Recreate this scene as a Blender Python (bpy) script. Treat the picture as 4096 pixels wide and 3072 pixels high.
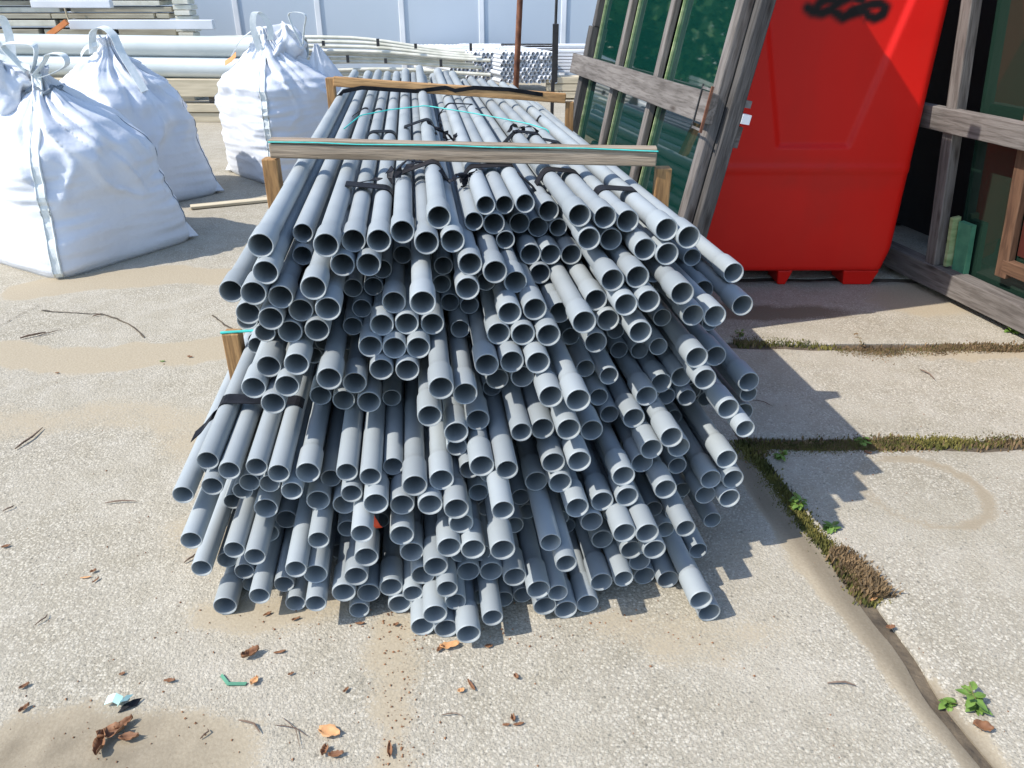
import bpy, bmesh, math, random
from mathutils import Vector, Matrix, noise
R = math.radians
for o in list(bpy.data.objects): bpy.data.objects.remove(o)
scene = bpy.context.scene
COL = scene.collection
# ---------------------------------------------------------------- camera, sky, sun, exposure
EYE = 1.55; FPX = 3077.0; TILT = R(27.7)
cam = bpy.data.cameras.new('camera'); camo = bpy.data.objects.new('camera', cam); COL.objects.link(camo)
camo.location = (0, 0, EYE); camo.rotation_euler = (R(90) - TILT, 0, 0)
cam.sensor_width = 36; cam.lens = FPX / 4096 * 36; cam.clip_end = 600; cam.clip_start = .05
scene.camera = camo
SUN_EL = R(48); SHX, SHY = .95, .313
world = bpy.data.worlds.new('World'); scene.world = world; world.use_nodes = True
wn = world.node_tree; bg = wn.nodes['Background']
sky = wn.nodes.new('ShaderNodeTexSky'); sky.sky_type = 'NISHITA'; sky.sun_disc = False
sky.sun_elevation = SUN_EL; sky.sun_rotation = math.atan2(-SHX, -SHY); sky.air_density = 1.0; sky.dust_density = .6
wn.links.new(sky.outputs[0], bg.inputs[0]); bg.inputs[1].default_value = .15
sl = bpy.data.lights.new('sun', 'SUN'); sl.energy = 2.8; sl.angle = R(.55); sl.color = (1, .95, .87)
so = bpy.data.objects.new('sun', sl); COL.objects.link(so)
so.rotation_euler = Vector((SHX * math.cos(SUN_EL), SHY * math.cos(SUN_EL), -math.sin(SUN_EL))).to_track_quat('-Z', 'Y').to_euler()
scene.view_settings.view_transform = 'Standard'; scene.view_settings.look = 'None'
scene.view_settings.exposure = 1.06; scene.view_settings.gamma = 1; scene.view_settings.use_curve_mapping = False
scene.render.engine = 'CYCLES'
scene.cycles.max_bounces = 8; scene.cycles.diffuse_bounces = 2; scene.cycles.use_denoising = True

rnd = random.Random(7)
CT, ST = math.cos(TILT), math.sin(TILT)
def ray(x, y):
    v = 1536 - y
    return Vector((x - 2048, FPX * CT + v * ST, v * CT - FPX * ST))
def atz(x, y, z=0.0):
    r = ray(x, y); return Vector((0, 0, EYE)) + r * ((z - EYE) / r.z)
def atY(x, y, Y):
    r = ray(x, y); return Vector((0, 0, EYE)) + r * (Y / r.y)

# ---------------------------------------------------------------- materials
def newmat(name):
    m = bpy.data.materials.new(name); m.use_nodes = True
    return m, m.node_tree, m.node_tree.nodes['Principled BSDF']
def mat(name, c1, rough=.6, c2=None, scale=8, detail=4, bump=0, bscale=None, stretch=None, spec=.5, ior=1.5, rand=0, knots=False, contrast=(.35, .65), bdist=.004):
    m, nt, p = newmat(name); N = nt.nodes; L = nt.links
    p.inputs['Roughness'].default_value = rough; p.inputs['IOR'].default_value = ior
    p.inputs['Specular IOR Level'].default_value = spec
    tc = N.new('ShaderNodeTexCoord'); mp = N.new('ShaderNodeMapping'); L.new(tc.outputs['Object'], mp.inputs[0])
    if stretch: mp.inputs['Scale'].default_value = stretch
    nz = N.new('ShaderNodeTexNoise'); nz.inputs['Scale'].default_value = scale; nz.inputs['Detail'].default_value = detail
    L.new(mp.outputs[0], nz.inputs['Vector'])
    rp = N.new('ShaderNodeValToRGB'); L.new(nz.outputs[0], rp.inputs[0])
    rp.color_ramp.elements[0].position = contrast[0]; rp.color_ramp.elements[1].position = contrast[1]
    rp.color_ramp.elements[0].color = (*c1, 1); rp.color_ramp.elements[1].color = (*(c2 or c1), 1)
    col = rp.outputs[0]
    if 'wood' in name or 'timber' in name or 'weathered' in name:
        kv = N.new('ShaderNodeTexVoronoi'); kv.inputs['Scale'].default_value = 2.4; k2 = N.new('ShaderNodeMapping'); k2.inputs['Scale'].default_value = (1.6, 5, 5)
        L.new(tc.outputs['Object'], k2.inputs[0]); L.new(k2.outputs[0], kv.inputs['Vector'])
        kr = N.new('ShaderNodeValToRGB'); L.new(kv.outputs['Distance'], kr.inputs[0]); kr.color_ramp.elements[0].position = .05; kr.color_ramp.elements[0].color = (.38, .33, .30, 1)
        kr.color_ramp.elements[1].position = .22; kr.color_ramp.elements[1].color = (1, 1, 1, 1)
        g2 = N.new('ShaderNodeTexNoise'); g2.inputs['Scale'].default_value = 22; g2.inputs['Detail'].default_value = 3; L.new(mp.outputs[0], g2.inputs['Vector'])
        gr_ = N.new('ShaderNodeValToRGB'); L.new(g2.outputs[0], gr_.inputs[0]); gr_.color_ramp.elements[0].position = .40; gr_.color_ramp.elements[0].color = (.62, .60, .58, 1); gr_.color_ramp.elements[1].position = .52; gr_.color_ramp.elements[1].color = (1, 1, 1, 1)
        m1 = N.new('ShaderNodeMixRGB'); m1.blend_type = 'MULTIPLY'; m1.inputs[0].default_value = 1; L.new(col, m1.inputs[1]); L.new(kr.outputs[0], m1.inputs[2])
        m2 = N.new('ShaderNodeMixRGB'); m2.blend_type = 'MULTIPLY'; m2.inputs[0].default_value = .8; L.new(m1.outputs[0], m2.inputs[1]); L.new(gr_.outputs[0], m2.inputs[2]); col = m2.outputs[0]
    if rand:
        oi = N.new('ShaderNodeObjectInfo'); hs = N.new('ShaderNodeHueSaturation')
        mr = N.new('ShaderNodeMapRange'); mr.inputs[3].default_value = 1 - rand; mr.inputs[4].default_value = 1 + rand
        L.new(oi.outputs['Random'], mr.inputs[0]); L.new(mr.outputs[0], hs.inputs['Value']); L.new(col, hs.inputs['Color']); col = hs.outputs[0]
    L.new(col, p.inputs['Base Color'])
    if bump:
        b = N.new('ShaderNodeBump'); b.inputs['Strength'].default_value = bump; b.inputs['Distance'].default_value = bdist
        n2 = N.new('ShaderNodeTexNoise'); n2.inputs['Scale'].default_value = bscale or scale * 3; n2.inputs['Detail'].default_value = 6
        L.new(mp.outputs[0], n2.inputs['Vector']); L.new(n2.outputs[0], b.inputs['Height']); L.new(b.outputs[0], p.inputs['Normal'])
    return m

M = {}
M['pipe'] = mat('grey_pvc', (.24, .268, .283), .55, (.315, .34, .345), 4, 6, .15, 60, rand=.15, contrast=(.3, .7), bdist=.001)
M['pipe_dark'] = M['pipe']
M['wood_new'] = mat('new_timber', (.28, .145, .05), .75, (.38, .22, .09), 6, 6, .4, 30, stretch=(.5, 4, 4))
M['wood_new_x'] = mat('new_timber_long', (.34, .18, .065), .75, (.48, .28, .12), 6, 6, .4, 30, stretch=(.5, 6, 6))
M['wood_old'] = mat('weathered_timber', (.11, .095, .085), .85, (.185, .165, .15), 7, 8, .5, 40, stretch=(.35, 4, 4))
M['wood_beam'] = mat('weathered_beam', (.20, .15, .10), .85, (.34, .27, .20), 7, 8, .6, 40, stretch=(.35, 6, 6))
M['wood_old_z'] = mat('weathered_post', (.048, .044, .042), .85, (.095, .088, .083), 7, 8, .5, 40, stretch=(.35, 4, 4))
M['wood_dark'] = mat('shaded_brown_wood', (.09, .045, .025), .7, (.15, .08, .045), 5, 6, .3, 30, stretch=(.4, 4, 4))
M['plank'] = mat('pale_plank', (.42, .36, .25), .8, (.58, .50, .36), 5, 6, .3, 30, stretch=(.4, 5, 5))
M['black'] = mat('black_strap', (.008, .008, .010), .5, (.018, .018, .022), 20, 3, .5, 60, spec=.2)
M['black_cover'] = mat('black_tarpaulin', (.004, .004, .005), .75, (.008, .008, .009), 5, 3, .5, 10)  # near-black colour stands in for the deep shade at the right
M['twine'] = mat('turquoise_twine', (.03, .42, .38), .6, (.05, .55, .48), 40)
M['bag'] = mat('woven_white', (.60, .625, .67), .5, (.68, .70, .74), 3, 4, .5, 16, contrast=(.3, .7), bdist=.010)
M['strap_w'] = mat('webbing', (.62, .66, .64), .7, (.74, .76, .74), 30, 3, .3, 200, stretch=(1, 1, 1))
M['seam'] = mat('seam_thread', (.10, .13, .16), .8, (.2, .23, .26), 50)
M['white_p'] = mat('white_plastic', (.62, .64, .66), .45, (.74, .75, .77), 2, 4)
M['tube'] = mat('light_grey_tube', (.47, .52, .52), .4, (.56, .60, .60), 2, 4)
M['cream'] = mat('cream_profile', (.50, .49, .40), .6, (.66, .64, .55), 6, 4)
M['khaki'] = mat('khaki_profile', (.25, .22, .16), .7, (.42, .39, .30), 4, 5, stretch=(.4, 3, 3))
M['panel'] = mat('white_wall_panel', (.42, .485, .55), .5, (.45, .51, .575), .8, 2)
M['rust'] = mat('rusty_steel', (.10, .035, .018), .8, (.22, .09, .045), 14, 6, .5, 40)
M['steel'] = mat('dark_steel', (.012, .013, .014), .5, (.03, .03, .032), 14, 4)
M['galv'] = mat('galvanised_bracket', (.10, .09, .085), .5, (.2, .19, .18), 30, 4)
M['orange'] = mat('orange_plastic', (.75, .22, .05), .5, (.8, .3, .1), 10)
M['redbit'] = mat('red_tape', (.65, .05, .015), .5, (.7, .08, .02), 10)
M['soil'] = mat('joint_soil', (.055, .042, .028), .95, (.13, .10, .065), 14, 8, .8, 60, bdist=.01)
M['soilf'] = mat('far_ground', (.30, .27, .22), .95, (.42, .38, .31), 2, 8, .8, 60, bdist=.01)
M['moss'] = mat('moss_green', (.06, .07, .012), .9, (.20, .17, .04), 9, 5)
M['drygrass'] = mat('dry_growth', (.12, .08, .038), .9, (.23, .15, .075), 12, 5)
M['weed'] = mat('weed_leaf', (.075, .15, .022), .55, (.17, .26, .045), 10, 4)
M['stem'] = mat('weed_stem', (.16, .10, .05), .7, (.2, .2, .06), 10)
M['leaf_tree'] = mat('tree_leaf', (.03, .10, .02), .6, (.09, .21, .045), .6, 3, rand=.2)
M['bark'] = mat('tree_bark', (.06, .045, .03), .9, (.12, .09, .07), 5, 5)
M['leafb'] = mat('dead_leaf_brown', (.14, .06, .025), .7, (.30, .14, .06), 25, 5, .5, 60)
M['leafo'] = mat('dead_leaf_tan', (.50, .25, .10), .7, (.62, .36, .18), 25, 5, .5, 60)
M['twig'] = mat('twig_bark', (.10, .06, .04), .9, (.2, .14, .10), 25, 5)
M['aqua'] = mat('pale_aqua_plastic', (.45, .68, .60), .35, (.6, .78, .7), 20)
M['greenbit'] = mat('green_strip', (.05, .18, .11), .6, (.08, .25, .15), 20)
M['glass_edge'] = mat('glass_edge', (.20, .28, .12), .3, (.42, .48, .26), 9, 4, stretch=(1, 1, 3))
M['brown_panel'] = mat('brown_door_panel', (.05, .012, .010), .35, (.08, .02, .014), 3, 3)
def glassmat(name, col, ior):
    m, nt, p = newmat(name)
    p.inputs['Base Color'].default_value = (*col, 1); p.inputs['Roughness'].default_value = .03; p.inputs['IOR'].default_value = ior
    n = nt.nodes.new('ShaderNodeTexNoise'); n.inputs['Scale'].default_value = 1.2
    b = nt.nodes.new('ShaderNodeBump'); b.inputs['Strength'].default_value = .05; b.inputs['Distance'].default_value = .01
    nt.links.new(n.outputs[0], b.inputs['Height']); nt.links.new(b.outputs[0], p.inputs['Normal'])
    return m
M['glass'] = glassmat('stacked_green_glass', (.003, .030, .024), 2.9)
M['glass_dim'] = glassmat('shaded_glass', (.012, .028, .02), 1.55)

# concrete with exposed aggregate; vertex attribute 'sand' is the blown-in sand and silt
def concrete():
    m, nt, p = newmat('aggregate_concrete'); N = nt.nodes; L = nt.links
    geo = N.new('ShaderNodeNewGeometry')
    def vor(s):
        v = N.new('ShaderNodeTexVoronoi'); v.inputs['Scale'].default_value = s; L.new(geo.outputs['Position'], v.inputs['Vector']); return v
    def noi(s, d=5):
        v = N.new('ShaderNodeTexNoise'); v.inputs['Scale'].default_value = s; v.inputs['Detail'].default_value = d; L.new(geo.outputs['Position'], v.inputs['Vector']); return v
    def ramp(src, a, ca, b, cb):
        r = N.new('ShaderNodeValToRGB'); L.new(src, r.inputs[0]); r.color_ramp.elements[0].position = a; r.color_ramp.elements[1].position = b
        r.color_ramp.elements[0].color = (*ca, 1); r.color_ramp.elements[1].color = (*cb, 1); return r
    def mix(f, a, b, t='MIX'):
        x = N.new('ShaderNodeMixRGB'); x.blend_type = t
        if isinstance(f, float): x.inputs[0].default_value = f
        else: L.new(f, x.inputs[0])
        L.new(a, x.inputs[1]); L.new(b, x.inputs[2]); return x.outputs[0]
    v1 = vor(125); n0 = noi(1.6); n1 = noi(260, 2); n2 = noi(9)
    peb = ramp(v1.outputs['Color'], .05, (0.269, 0.238, 0.183), .95, (0.591, 0.544, 0.450))
    mort = ramp(n0.outputs[0], .3, (0.295, 0.266, 0.208), .7, (0.376, 0.340, 0.276))
    gapm = ramp(v1.outputs['Distance'], .38, (0, 0, 0), .62, (1, 1, 1))
    base = mix(gapm.outputs[0], peb.outputs[0], mort.outputs[0])
    wear = ramp(noi(2.3, 6).outputs[0], .38, (0, 0, 0), .62, (1, 1, 1))
    flat = ramp(n0.outputs[0], .3, (0.367, 0.332, 0.262), .7, (0.438, 0.398, 0.327))
    wm = N.new('ShaderNodeMath'); wm.operation = 'MULTIPLY'; L.new(wear.outputs[0], wm.inputs[0]); wm.inputs[1].default_value = .6
    base = mix(wm.outputs[0], base, flat.outputs[0])
    pits = ramp(n1.outputs[0], .33, (.42, .42, .43), .42, (1, 1, 1))
    base = mix(.75, base, pits.outputs[0], 'MULTIPLY')
    v3 = vor(33); spots = ramp(v3.outputs['Distance'], .10, (.40, .42, .44), .17, (1, 1, 1)); base = mix(.6, base, spots.outputs[0], 'MULTIPLY')
    big = ramp(n2.outputs[0], .35, (.90, .89, .86), .65, (1, 1, 1)); base = mix(1.0, base, big.outputs[0], 'MULTIPLY')
    at = N.new('ShaderNodeAttribute'); at.attribute_name = 'sand'
    sm = N.new('ShaderNodeMath'); sm.operation = 'MULTIPLY_ADD'; L.new(n2.outputs[0], sm.inputs[0]); sm.inputs[1].default_value = .7
    L.new(at.outputs['Fac'], sm.inputs[2])
    n4 = noi(120, 3); sm2 = N.new('ShaderNodeMath'); sm2.operation = 'MULTIPLY_ADD'; L.new(n4.outputs[0], sm2.inputs[0]); sm2.inputs[1].default_value = 1.0; L.new(sm.outputs[0], sm2.inputs[2])
    sf = ramp(sm2.outputs[0], .80, (0, 0, 0), 1.25, (.92, .92, .92))
    mul = N.new('ShaderNodeMath'); mul.operation = 'MULTIPLY'; L.new(sm2.outputs[0], mul.inputs[0]); mul.inputs[1].default_value = .7; L.new(mul.outputs[0], sf.inputs[0]); sf.color_ramp.elements[0].position = .74; sf.color_ramp.elements[1].position = 1.0
    sandc = ramp(n4.outputs[0], .3, (.31, .255, .175), .7, (.39, .33, .235))
    dk = N.new('ShaderNodeAttribute'); dk.attribute_name = 'dirt'
    dirtc = N.new('ShaderNodeMixRGB'); dirtc.blend_type = 'MIX'; L.new(dk.outputs['Fac'], dirtc.inputs[0]); L.new(sandc.outputs[0], dirtc.inputs[1]); dirtc.inputs[2].default_value = (.15, .12, .08, 1)
    base = mix(sf.outputs[0], base, dirtc.outputs[0])
    L.new(base, p.inputs['Base Color']); p.inputs['Roughness'].default_value = .9
    p.inputs['Specular IOR Level'].default_value = .25
    inv = N.new('ShaderNodeMath'); inv.operation = 'MULTIPLY_ADD'; L.new(v1.outputs['Distance'], inv.inputs[0]); inv.inputs[1].default_value = -1.0
    L.new(n1.outputs[0], inv.inputs[2])
    damp = N.new('ShaderNodeMath'); damp.operation = 'MULTIPLY_ADD'; L.new(sf.outputs[0], damp.inputs[0]); damp.inputs[1].default_value = -.75; damp.inputs[2].default_value = .9
    b = N.new('ShaderNodeBump'); b.inputs['Distance'].default_value = .0022; L.new(damp.outputs[0], b.inputs['Strength'])
    L.new(inv.outputs[0], b.inputs['Height']); L.new(b.outputs[0], p.inputs['Normal'])
    return m
M['concrete'] = concrete()
def redmat():
    m, nt, p = newmat('red_plastic'); N = nt.nodes; L = nt.links
    geo = N.new('ShaderNodeNewGeometry')
    n = N.new('ShaderNodeTexNoise'); n.inputs['Scale'].default_value = 3.5; n.inputs['Detail'].default_value = 6; L.new(geo.outputs['Position'], n.inputs['Vector'])
    r = N.new('ShaderNodeValToRGB'); L.new(n.outputs[0], r.inputs[0]); r.color_ramp.elements[0].position = .32; r.color_ramp.elements[1].position = .5
    r.color_ramp.elements[0].color = (.66, .010, .006, 1); r.color_ramp.elements[1].color = (.68, .012, .007, 1)
    a = N.new('ShaderNodeAttribute'); a.attribute_name = 'paint'
    g = N.new('ShaderNodeAttribute'); g.attribute_name = 'grime'
    x0 = N.new('ShaderNodeMixRGB'); L.new(g.outputs['Fac'], x0.inputs[0]); L.new(r.outputs[0], x0.inputs[1]); x0.inputs[2].default_value = (.58, .016, .010, 1)
    x = N.new('ShaderNodeMixRGB'); L.new(a.outputs['Fac'], x.inputs[0]); L.new(x0.outputs[0], x.inputs[1]); x.inputs[2].default_value = (.006, .005, .006, 1)
    L.new(x.outputs[0], p.inputs['Base Color']); p.inputs['Roughness'].default_value = .42; p.inputs['Specular IOR Level'].default_value = .22
    return m
M['red'] = redmat()

# ---------------------------------------------------------------- helpers
def mesh(name, verts, faces, m, parent=None, smooth=False, loc=None):
    me = bpy.data.meshes.new(name); me.from_pydata([tuple(v) for v in verts], [], faces); me.update()
    if smooth:
        for p in me.polygons: p.use_smooth = True
    for mm in (m if isinstance(m, list) else [m]): me.materials.append(mm)
    o = bpy.data.objects.new(name, me); COL.objects.link(o)
    if parent: o.parent = parent
    if loc: o.location = loc
    return o
def tag(o, label=None, cat=None, group=None, kind=None):
    if label: o['label'] = label
    if cat: o['category'] = cat
    if group: o['group'] = group
    if kind: o['kind'] = kind
    return o
def empty(name, loc, label, cat, group=None, rz=0):
    o = bpy.data.objects.new(name, None); COL.objects.link(o); o.location = loc; o.rotation_euler = (0, 0, rz); o.empty_display_size = .1
    return tag(o, label, cat, group)
class G:
    def __init__(s): s.v = []; s.f = []
    def add(s, vs, fs):
        n = len(s.v); s.v += [Vector(v) for v in vs]; s.f += [tuple(i + n for i in f) for f in fs]
    def box(s, o, ex, ey, ez, bev=0):            # corner o, edge vectors
        o, ex, ey, ez = map(Vector, (o, ex, ey, ez))
        s.add([o, o + ex, o + ex + ey, o + ey, o + ez, o + ex + ez, o + ex + ey + ez, o + ey + ez],
              [(0, 3, 2, 1), (4, 5, 6, 7), (0, 1, 5, 4), (1, 2, 6, 5), (2, 3, 7, 6), (3, 0, 4, 7)])
    def tube(s, pts, r, n=6, cap=True):
        pts = [Vector(p) for p in pts]; rs = r if isinstance(r, list) else [r] * len(pts)
        t0 = len(s.v); N = len(pts)
        for i, p in enumerate(pts):
            d = (pts[min(i + 1, N - 1)] - pts[max(i - 1, 0)]).normalized()
            a = d.cross(Vector((0, 0, 1)));  a = a if a.length > .01 else d.cross(Vector((0, 1, 0)))
            a.normalize(); b = a.cross(d)
            for k in range(n):
                th = 2 * math.pi * k / n
                s.v.append(p + (a * math.cos(th) + b * math.sin(th)) * rs[i])
        for i in range(N - 1):
            for k in range(n):
                s.f.append((t0 + i * n + k, t0 + i * n + (k + 1) % n, t0 + (i + 1) * n + (k + 1) % n, t0 + (i + 1) * n + k))
        if cap:
            s.f.append(tuple(t0 + k for k in range(n))[::-1]); s.f.append(tuple(t0 + (N - 1) * n + k for k in range(n)))
    def ribbon(s, pts, wdir, w, th):             # solid band; wdir a vector or list
        pts = [Vector(p) for p in pts]; N = len(pts); t0 = len(s.v)
        for i, p in enumerate(pts):
            d = (pts[min(i + 1, N - 1)] - pts[max(i - 1, 0)]).normalized()
            wd = Vector(wdir[i] if isinstance(wdir, list) else wdir).normalized()
            n = d.cross(wd).normalized(); ww = w[i] if isinstance(w, list) else w
            s.v += [p - wd * ww / 2 - n * th / 2, p + wd * ww / 2 - n * th / 2, p + wd * ww / 2 + n * th / 2, p - wd * ww / 2 + n * th / 2]
        for i in range(N - 1):
            for k in range(4):
                s.f.append((t0 + i * 4 + k, t0 + i * 4 + (k + 1) % 4, t0 + (i + 1) * 4 + (k + 1) % 4, t0 + (i + 1) * 4 + k))
        s.f.append((t0, t0 + 3, t0 + 2, t0 + 1)); e = t0 + (N - 1) * 4; s.f.append((e, e + 1, e + 2, e + 3))
    def out(s, name, m, parent=None, smooth=False, bevel=0):
        o = mesh(name, s.v, s.f, m, parent, smooth)
        if bevel:
            b = o.modifiers.new('bevel', 'BEVEL'); b.width = bevel; b.segments = 2; b.limit_method = 'ANGLE'
        return o
def timber(name, p0, p1, w, h, m, parent, up=(0, 0, 1), bevel=.004):   # squared timber, local x along its length
    p0, p1 = Vector(p0), Vector(p1); d = (p1 - p0); L = d.length; d.normalize()
    upv = Vector(up); y = upv.cross(d).normalized(); z = d.cross(y)
    g = G(); n = max(2, int(L / .25))
    vs = []
    for i in range(n + 1):
        x = L * i / n; j = lambda: rnd.uniform(-.0015, .0015)
        vs += [(x, -w / 2 + j(), -h / 2 + j()), (x, w / 2 + j(), -h / 2 + j()), (x, w / 2 + j(), h / 2 + j()), (x, -w / 2 + j(), h / 2 + j())]
    fs = []
    for i in range(n):
        for k in range(4): fs.append((i * 4 + k, i * 4 + (k + 1) % 4, (i + 1) * 4 + (k + 1) % 4, (i + 1) * 4 + k))
    fs.append((3, 2, 1, 0)); e = n * 4; fs.append((e, e + 1, e + 2, e + 3))
    g.add(vs, fs); o = g.out(name, m, None, False, bevel)
    mt = Matrix((d, y, z)).transposed().to_4x4(); mt.translation = p0
    if parent is not None:
        o.parent = parent
        mt = (Matrix.Translation(parent.location) @ parent.rotation_euler.to_matrix().to_4x4()).inverted() @ mt
    o.matrix_local = mt
    return o
def post(name, p0, p1, w, h, m, parent): return timber(name, p0, p1, w, h, m, parent, up=(0, 1, 0))
def sstep(a, b, x):
    t = max(0, min(1, (x - a) / (b - a))); return t * t * (3 - 2 * t)
def nz(x, y, z=0): return noise.noise(Vector((x, y, z)))

# ---------------------------------------------------------------- ground: soil base, concrete slabs with open joints
D2 = Vector((-.121, 1, 0)).normalized(); N2 = Vector((D2.y, -D2.x, 0))     # along / across the pipes
gb = G(); gb.add([(-150, -60, -.013), (150, -60, -.013), (150, 300, -.013), (-150, 300, -.013)], [(0, 1, 2, 3)])
ground = tag(gb.out('ground', M['soil']), kind='structure')
def ell(x, y, cx, cy, rx, ry, soft=.3, rot=0):
    dx, dy = x - cx, y - cy; c, s = math.cos(rot), math.sin(rot); u = (dx * c + dy * s) / rx; v = (-dx * s + dy * c) / ry
    return 1 - sstep(1 - soft, 1 + soft, math.hypot(u, v))
def segd(x, y, pts):
    best = 9
    for a, b in zip(pts, pts[1:]):
        ax, ay, bx, by = a[0], a[1], b[0], b[1]; t = ((x - ax) * (bx - ax) + (y - ay) * (by - ay)) / ((bx - ax) ** 2 + (by - ay) ** 2)
        t = max(0, min(1, t)); best = min(best, math.hypot(x - ax - t * (bx - ax), y - ay - t * (by - ay)))
    return best
def Pz(x, y): p = atz(x, y); return (p.x, p.y)
band1 = [Pz(-300, 1440), Pz(0, 1420), Pz(180, 1430), Pz(400, 1450), Pz(600, 1420), Pz(880, 1390)]
band2 = [Pz(160, 1160), Pz(420, 1110), Pz(700, 1100), Pz(980, 1110)]
band3 = [Pz(-100, 1690), Pz(250, 1680), Pz(650, 1650), Pz(800, 1780)]
rj = [Pz(2950, 1800), Pz(3080, 2020), Pz(3330, 2320), Pz(3560, 2620), Pz(3850, 2950), Pz(4000, 3150)]
def sand_at(x, y):
    w = .07 * nz(x * 3, y * 3, 1) + .035 * nz(x * 9, y * 9, 2) + .018 * nz(x * 27, y * 27, 3); v = 0
    d = segd(x, y, band1) + w; v = max(v, 1 - sstep(.10, .17, d))
    d = segd(x, y, band2) + w; v = max(v, 1 - sstep(.10, .20, d))
    d = segd(x, y, band3) + w; v = max(v, .55 * (1 - sstep(.06, .22, d)))
    d = segd(x, y, [Pz(1610, 2500), Pz(1560, 3100)]) + w; v = max(v, .62 * (1 - sstep(.02, .10, d)))
    d = segd(x, y, rj) + w * .6; v = max(v, .95 * (1 - sstep(.035, .075, d)))
    v = max(v, .9 * ell(x + w, y + w, *Pz(330, 3080), .36, .17, .35))
    v = max(v, .5 * ell(x + w, y + w, *Pz(900, 2120), .20, .20, .5))
    v = max(v, .6 * ell(x + w, y + w, *Pz(1060, 2450), .22, .06, .5))
    v = max(v, .45 * ell(x + w, y + w, *Pz(2700, 2520), .3, .08, .6))
    v = max(v, .65 * ell(x + w, y + w, *Pz(3700, 1200), .30, .22, .4))
    v = max(v, .75 * ell(x + w, y + w, *Pz(3050, 1250), .5, .12, .4))
    v = max(v, .65 * ell(x + w, y + w, *Pz(3950, 1420), .5, .06, .4))
    # a bucket ring on the right slab
    cx, cy = Pz(3690, 1962); r = math.hypot(x - cx, y - cy); v = max(v, .75 * (1 - sstep(.012, .035, abs(r - .20))) * (.6 + .4 * sstep(-.1, .1, x - cx)))
    v += .16 * nz(x * .9, y * .9, 5)
    return max(0, v)
def dirt_at(x, y):
    v = .55 * ell(x, y, *Pz(330, 3080), .30, .16, .5) * (1 + nz(x * 18, y * 18, 3)); v = max(v, .8 * (1 - sstep(.02, .06, segd(x, y, rj))))
    v = max(v, .9 * ell(x, y, *Pz(3050, 1250), .6, .14, .4))
    cx, cy = Pz(3690, 1962); r = math.hypot(x - cx, y - cy); v = max(v, .35 * (1 - sstep(.015, .04, abs(r - .20))))
    return v
ROWS = [-1.2, -.35, .55, 1.5, 2.48, 3.36, 4.3, 5.2, 6.1, 7.0, 7.9, 8.8, 9.7, 10.6, 11.5, 12.4, 13.3, 14.2]
COLS = [1.195 + 1.313 * i for i in range(-8, 7)]
def corner(c, y):                               # column line c crosses row line y
    X = c - .121 * y
    return Vector((X, y - .02 * (X - 1), 0))
for i in range(len(COLS) - 1):
    for j in range(len(ROWS) - 1):
        c0, c1, r0, r1 = COLS[i], COLS[i + 1], ROWS[j], ROWS[j + 1]
        P00, P10, P01, P11 = corner(c0, r0), corner(c1, r0), corner(c0, r1), corner(c1, r1)
        if r0 > 8 and (P00.x > 3): continue
        if r1 < .4 and abs(P00.x) > 2.8: continue
        right = c0 > 1.0
        gx0 = (.022 if r1 > 1.6 else .020) if abs(c0 - 1.195) < .01 else 0
        gx1 = (.018 if r1 > 1.6 else .017) if abs(c1 - 1.195) < .01 else 0
        gy0 = .034 if right and r0 < 5 and r0 > 2 else 0
        gy1 = .034 if right and r1 < 5 and r1 > 2 else 0
        near = r0 < 5 and abs((P00.x + P10.x) / 2) < 4
        st = .03 if near else .15
        nx = max(2, int(1.31 / st)); ny = max(2, int((r1 - r0) / st))
        V = []; F = []
        tilt = rnd.uniform(-.003, .003)
        for b in range(ny + 1):
            for a in range(nx + 1):
                s, t = a / nx, b / ny
                s2 = gx0 / 1.31 + s * (1 - (gx0 + gx1) / 1.31); t2 = gy0 / (r1 - r0) + t * (1 - (gy0 + gy1) / (r1 - r0))
                p = P00.lerp(P10, s2).lerp(P01.lerp(P11, s2), t2)
                e = min(s, 1 - s) * 1.31; e2 = min(t, 1 - t) * (r1 - r0)
                wx = .018 if (gx0 > 0 and s < .5) or (gx1 > 0 and s >= .5) else 0; wy = .018 if (gy0 > .01 and t < .5) or (gy1 > .01 and t >= .5) else 0
                k = max(0, 1 - min(e, e2) / .15)
                dxx = k * wx * nz(p.x * 5, p.y * 5, 3); p.y += k * wy * 1.6 * nz(p.x * 4, p.y * 4, 8); p.x += dxx
                z = .0010 * nz(p.x * 8, p.y * 8, 4)
                if (e < .001 and wx) or (e2 < .001 and wy): z -= .006 + .004 * abs(nz(p.x * 20, p.y * 20, 1))
                V.append((p.x, p.y, z))
        W = nx + 1
        for b in range(ny):
            for a in range(nx): F.append((b * W + a, b * W + a + 1, (b + 1) * W + a + 1, (b + 1) * W + a))
        rim = [a for a in range(W)] + [b * W + nx for b in range(1, ny + 1)] + [ny * W + a for a in range(nx - 1, -1, -1)] + [b * W for b in range(ny - 1, 0, -1)]
        n0 = len(V)
        K = len(rim)
        for q in rim: V.append(V[q])
        for q in rim: V.append((V[q][0], V[q][1], -.028))
        for q in range(K): F.append((n0 + q, n0 + K + q, n0 + K + (q + 1) % K, n0 + (q + 1) % K))
        o = mesh('slab', V, F, M['concrete'], ground, True)
        a1 = o.data.attributes.new('sand', 'FLOAT', 'POINT'); a2 = o.data.attributes.new('dirt', 'FLOAT', 'POINT')
        a1.data.foreach_set('value', [sand_at(v[0], v[1]) for v in V]); a2.data.foreach_set('value', [dirt_at(v[0], v[1]) for v in V])
        for q in o.data.polygons:
            if abs(q.normal.z) < .5: q.use_smooth = False
g = G(); g.add([(-150, 13.6, -.02), (150, 13.6, -.02), (150, 300, -.02), (-150, 300, -.02)], [(0, 1, 2, 3)])
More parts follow.
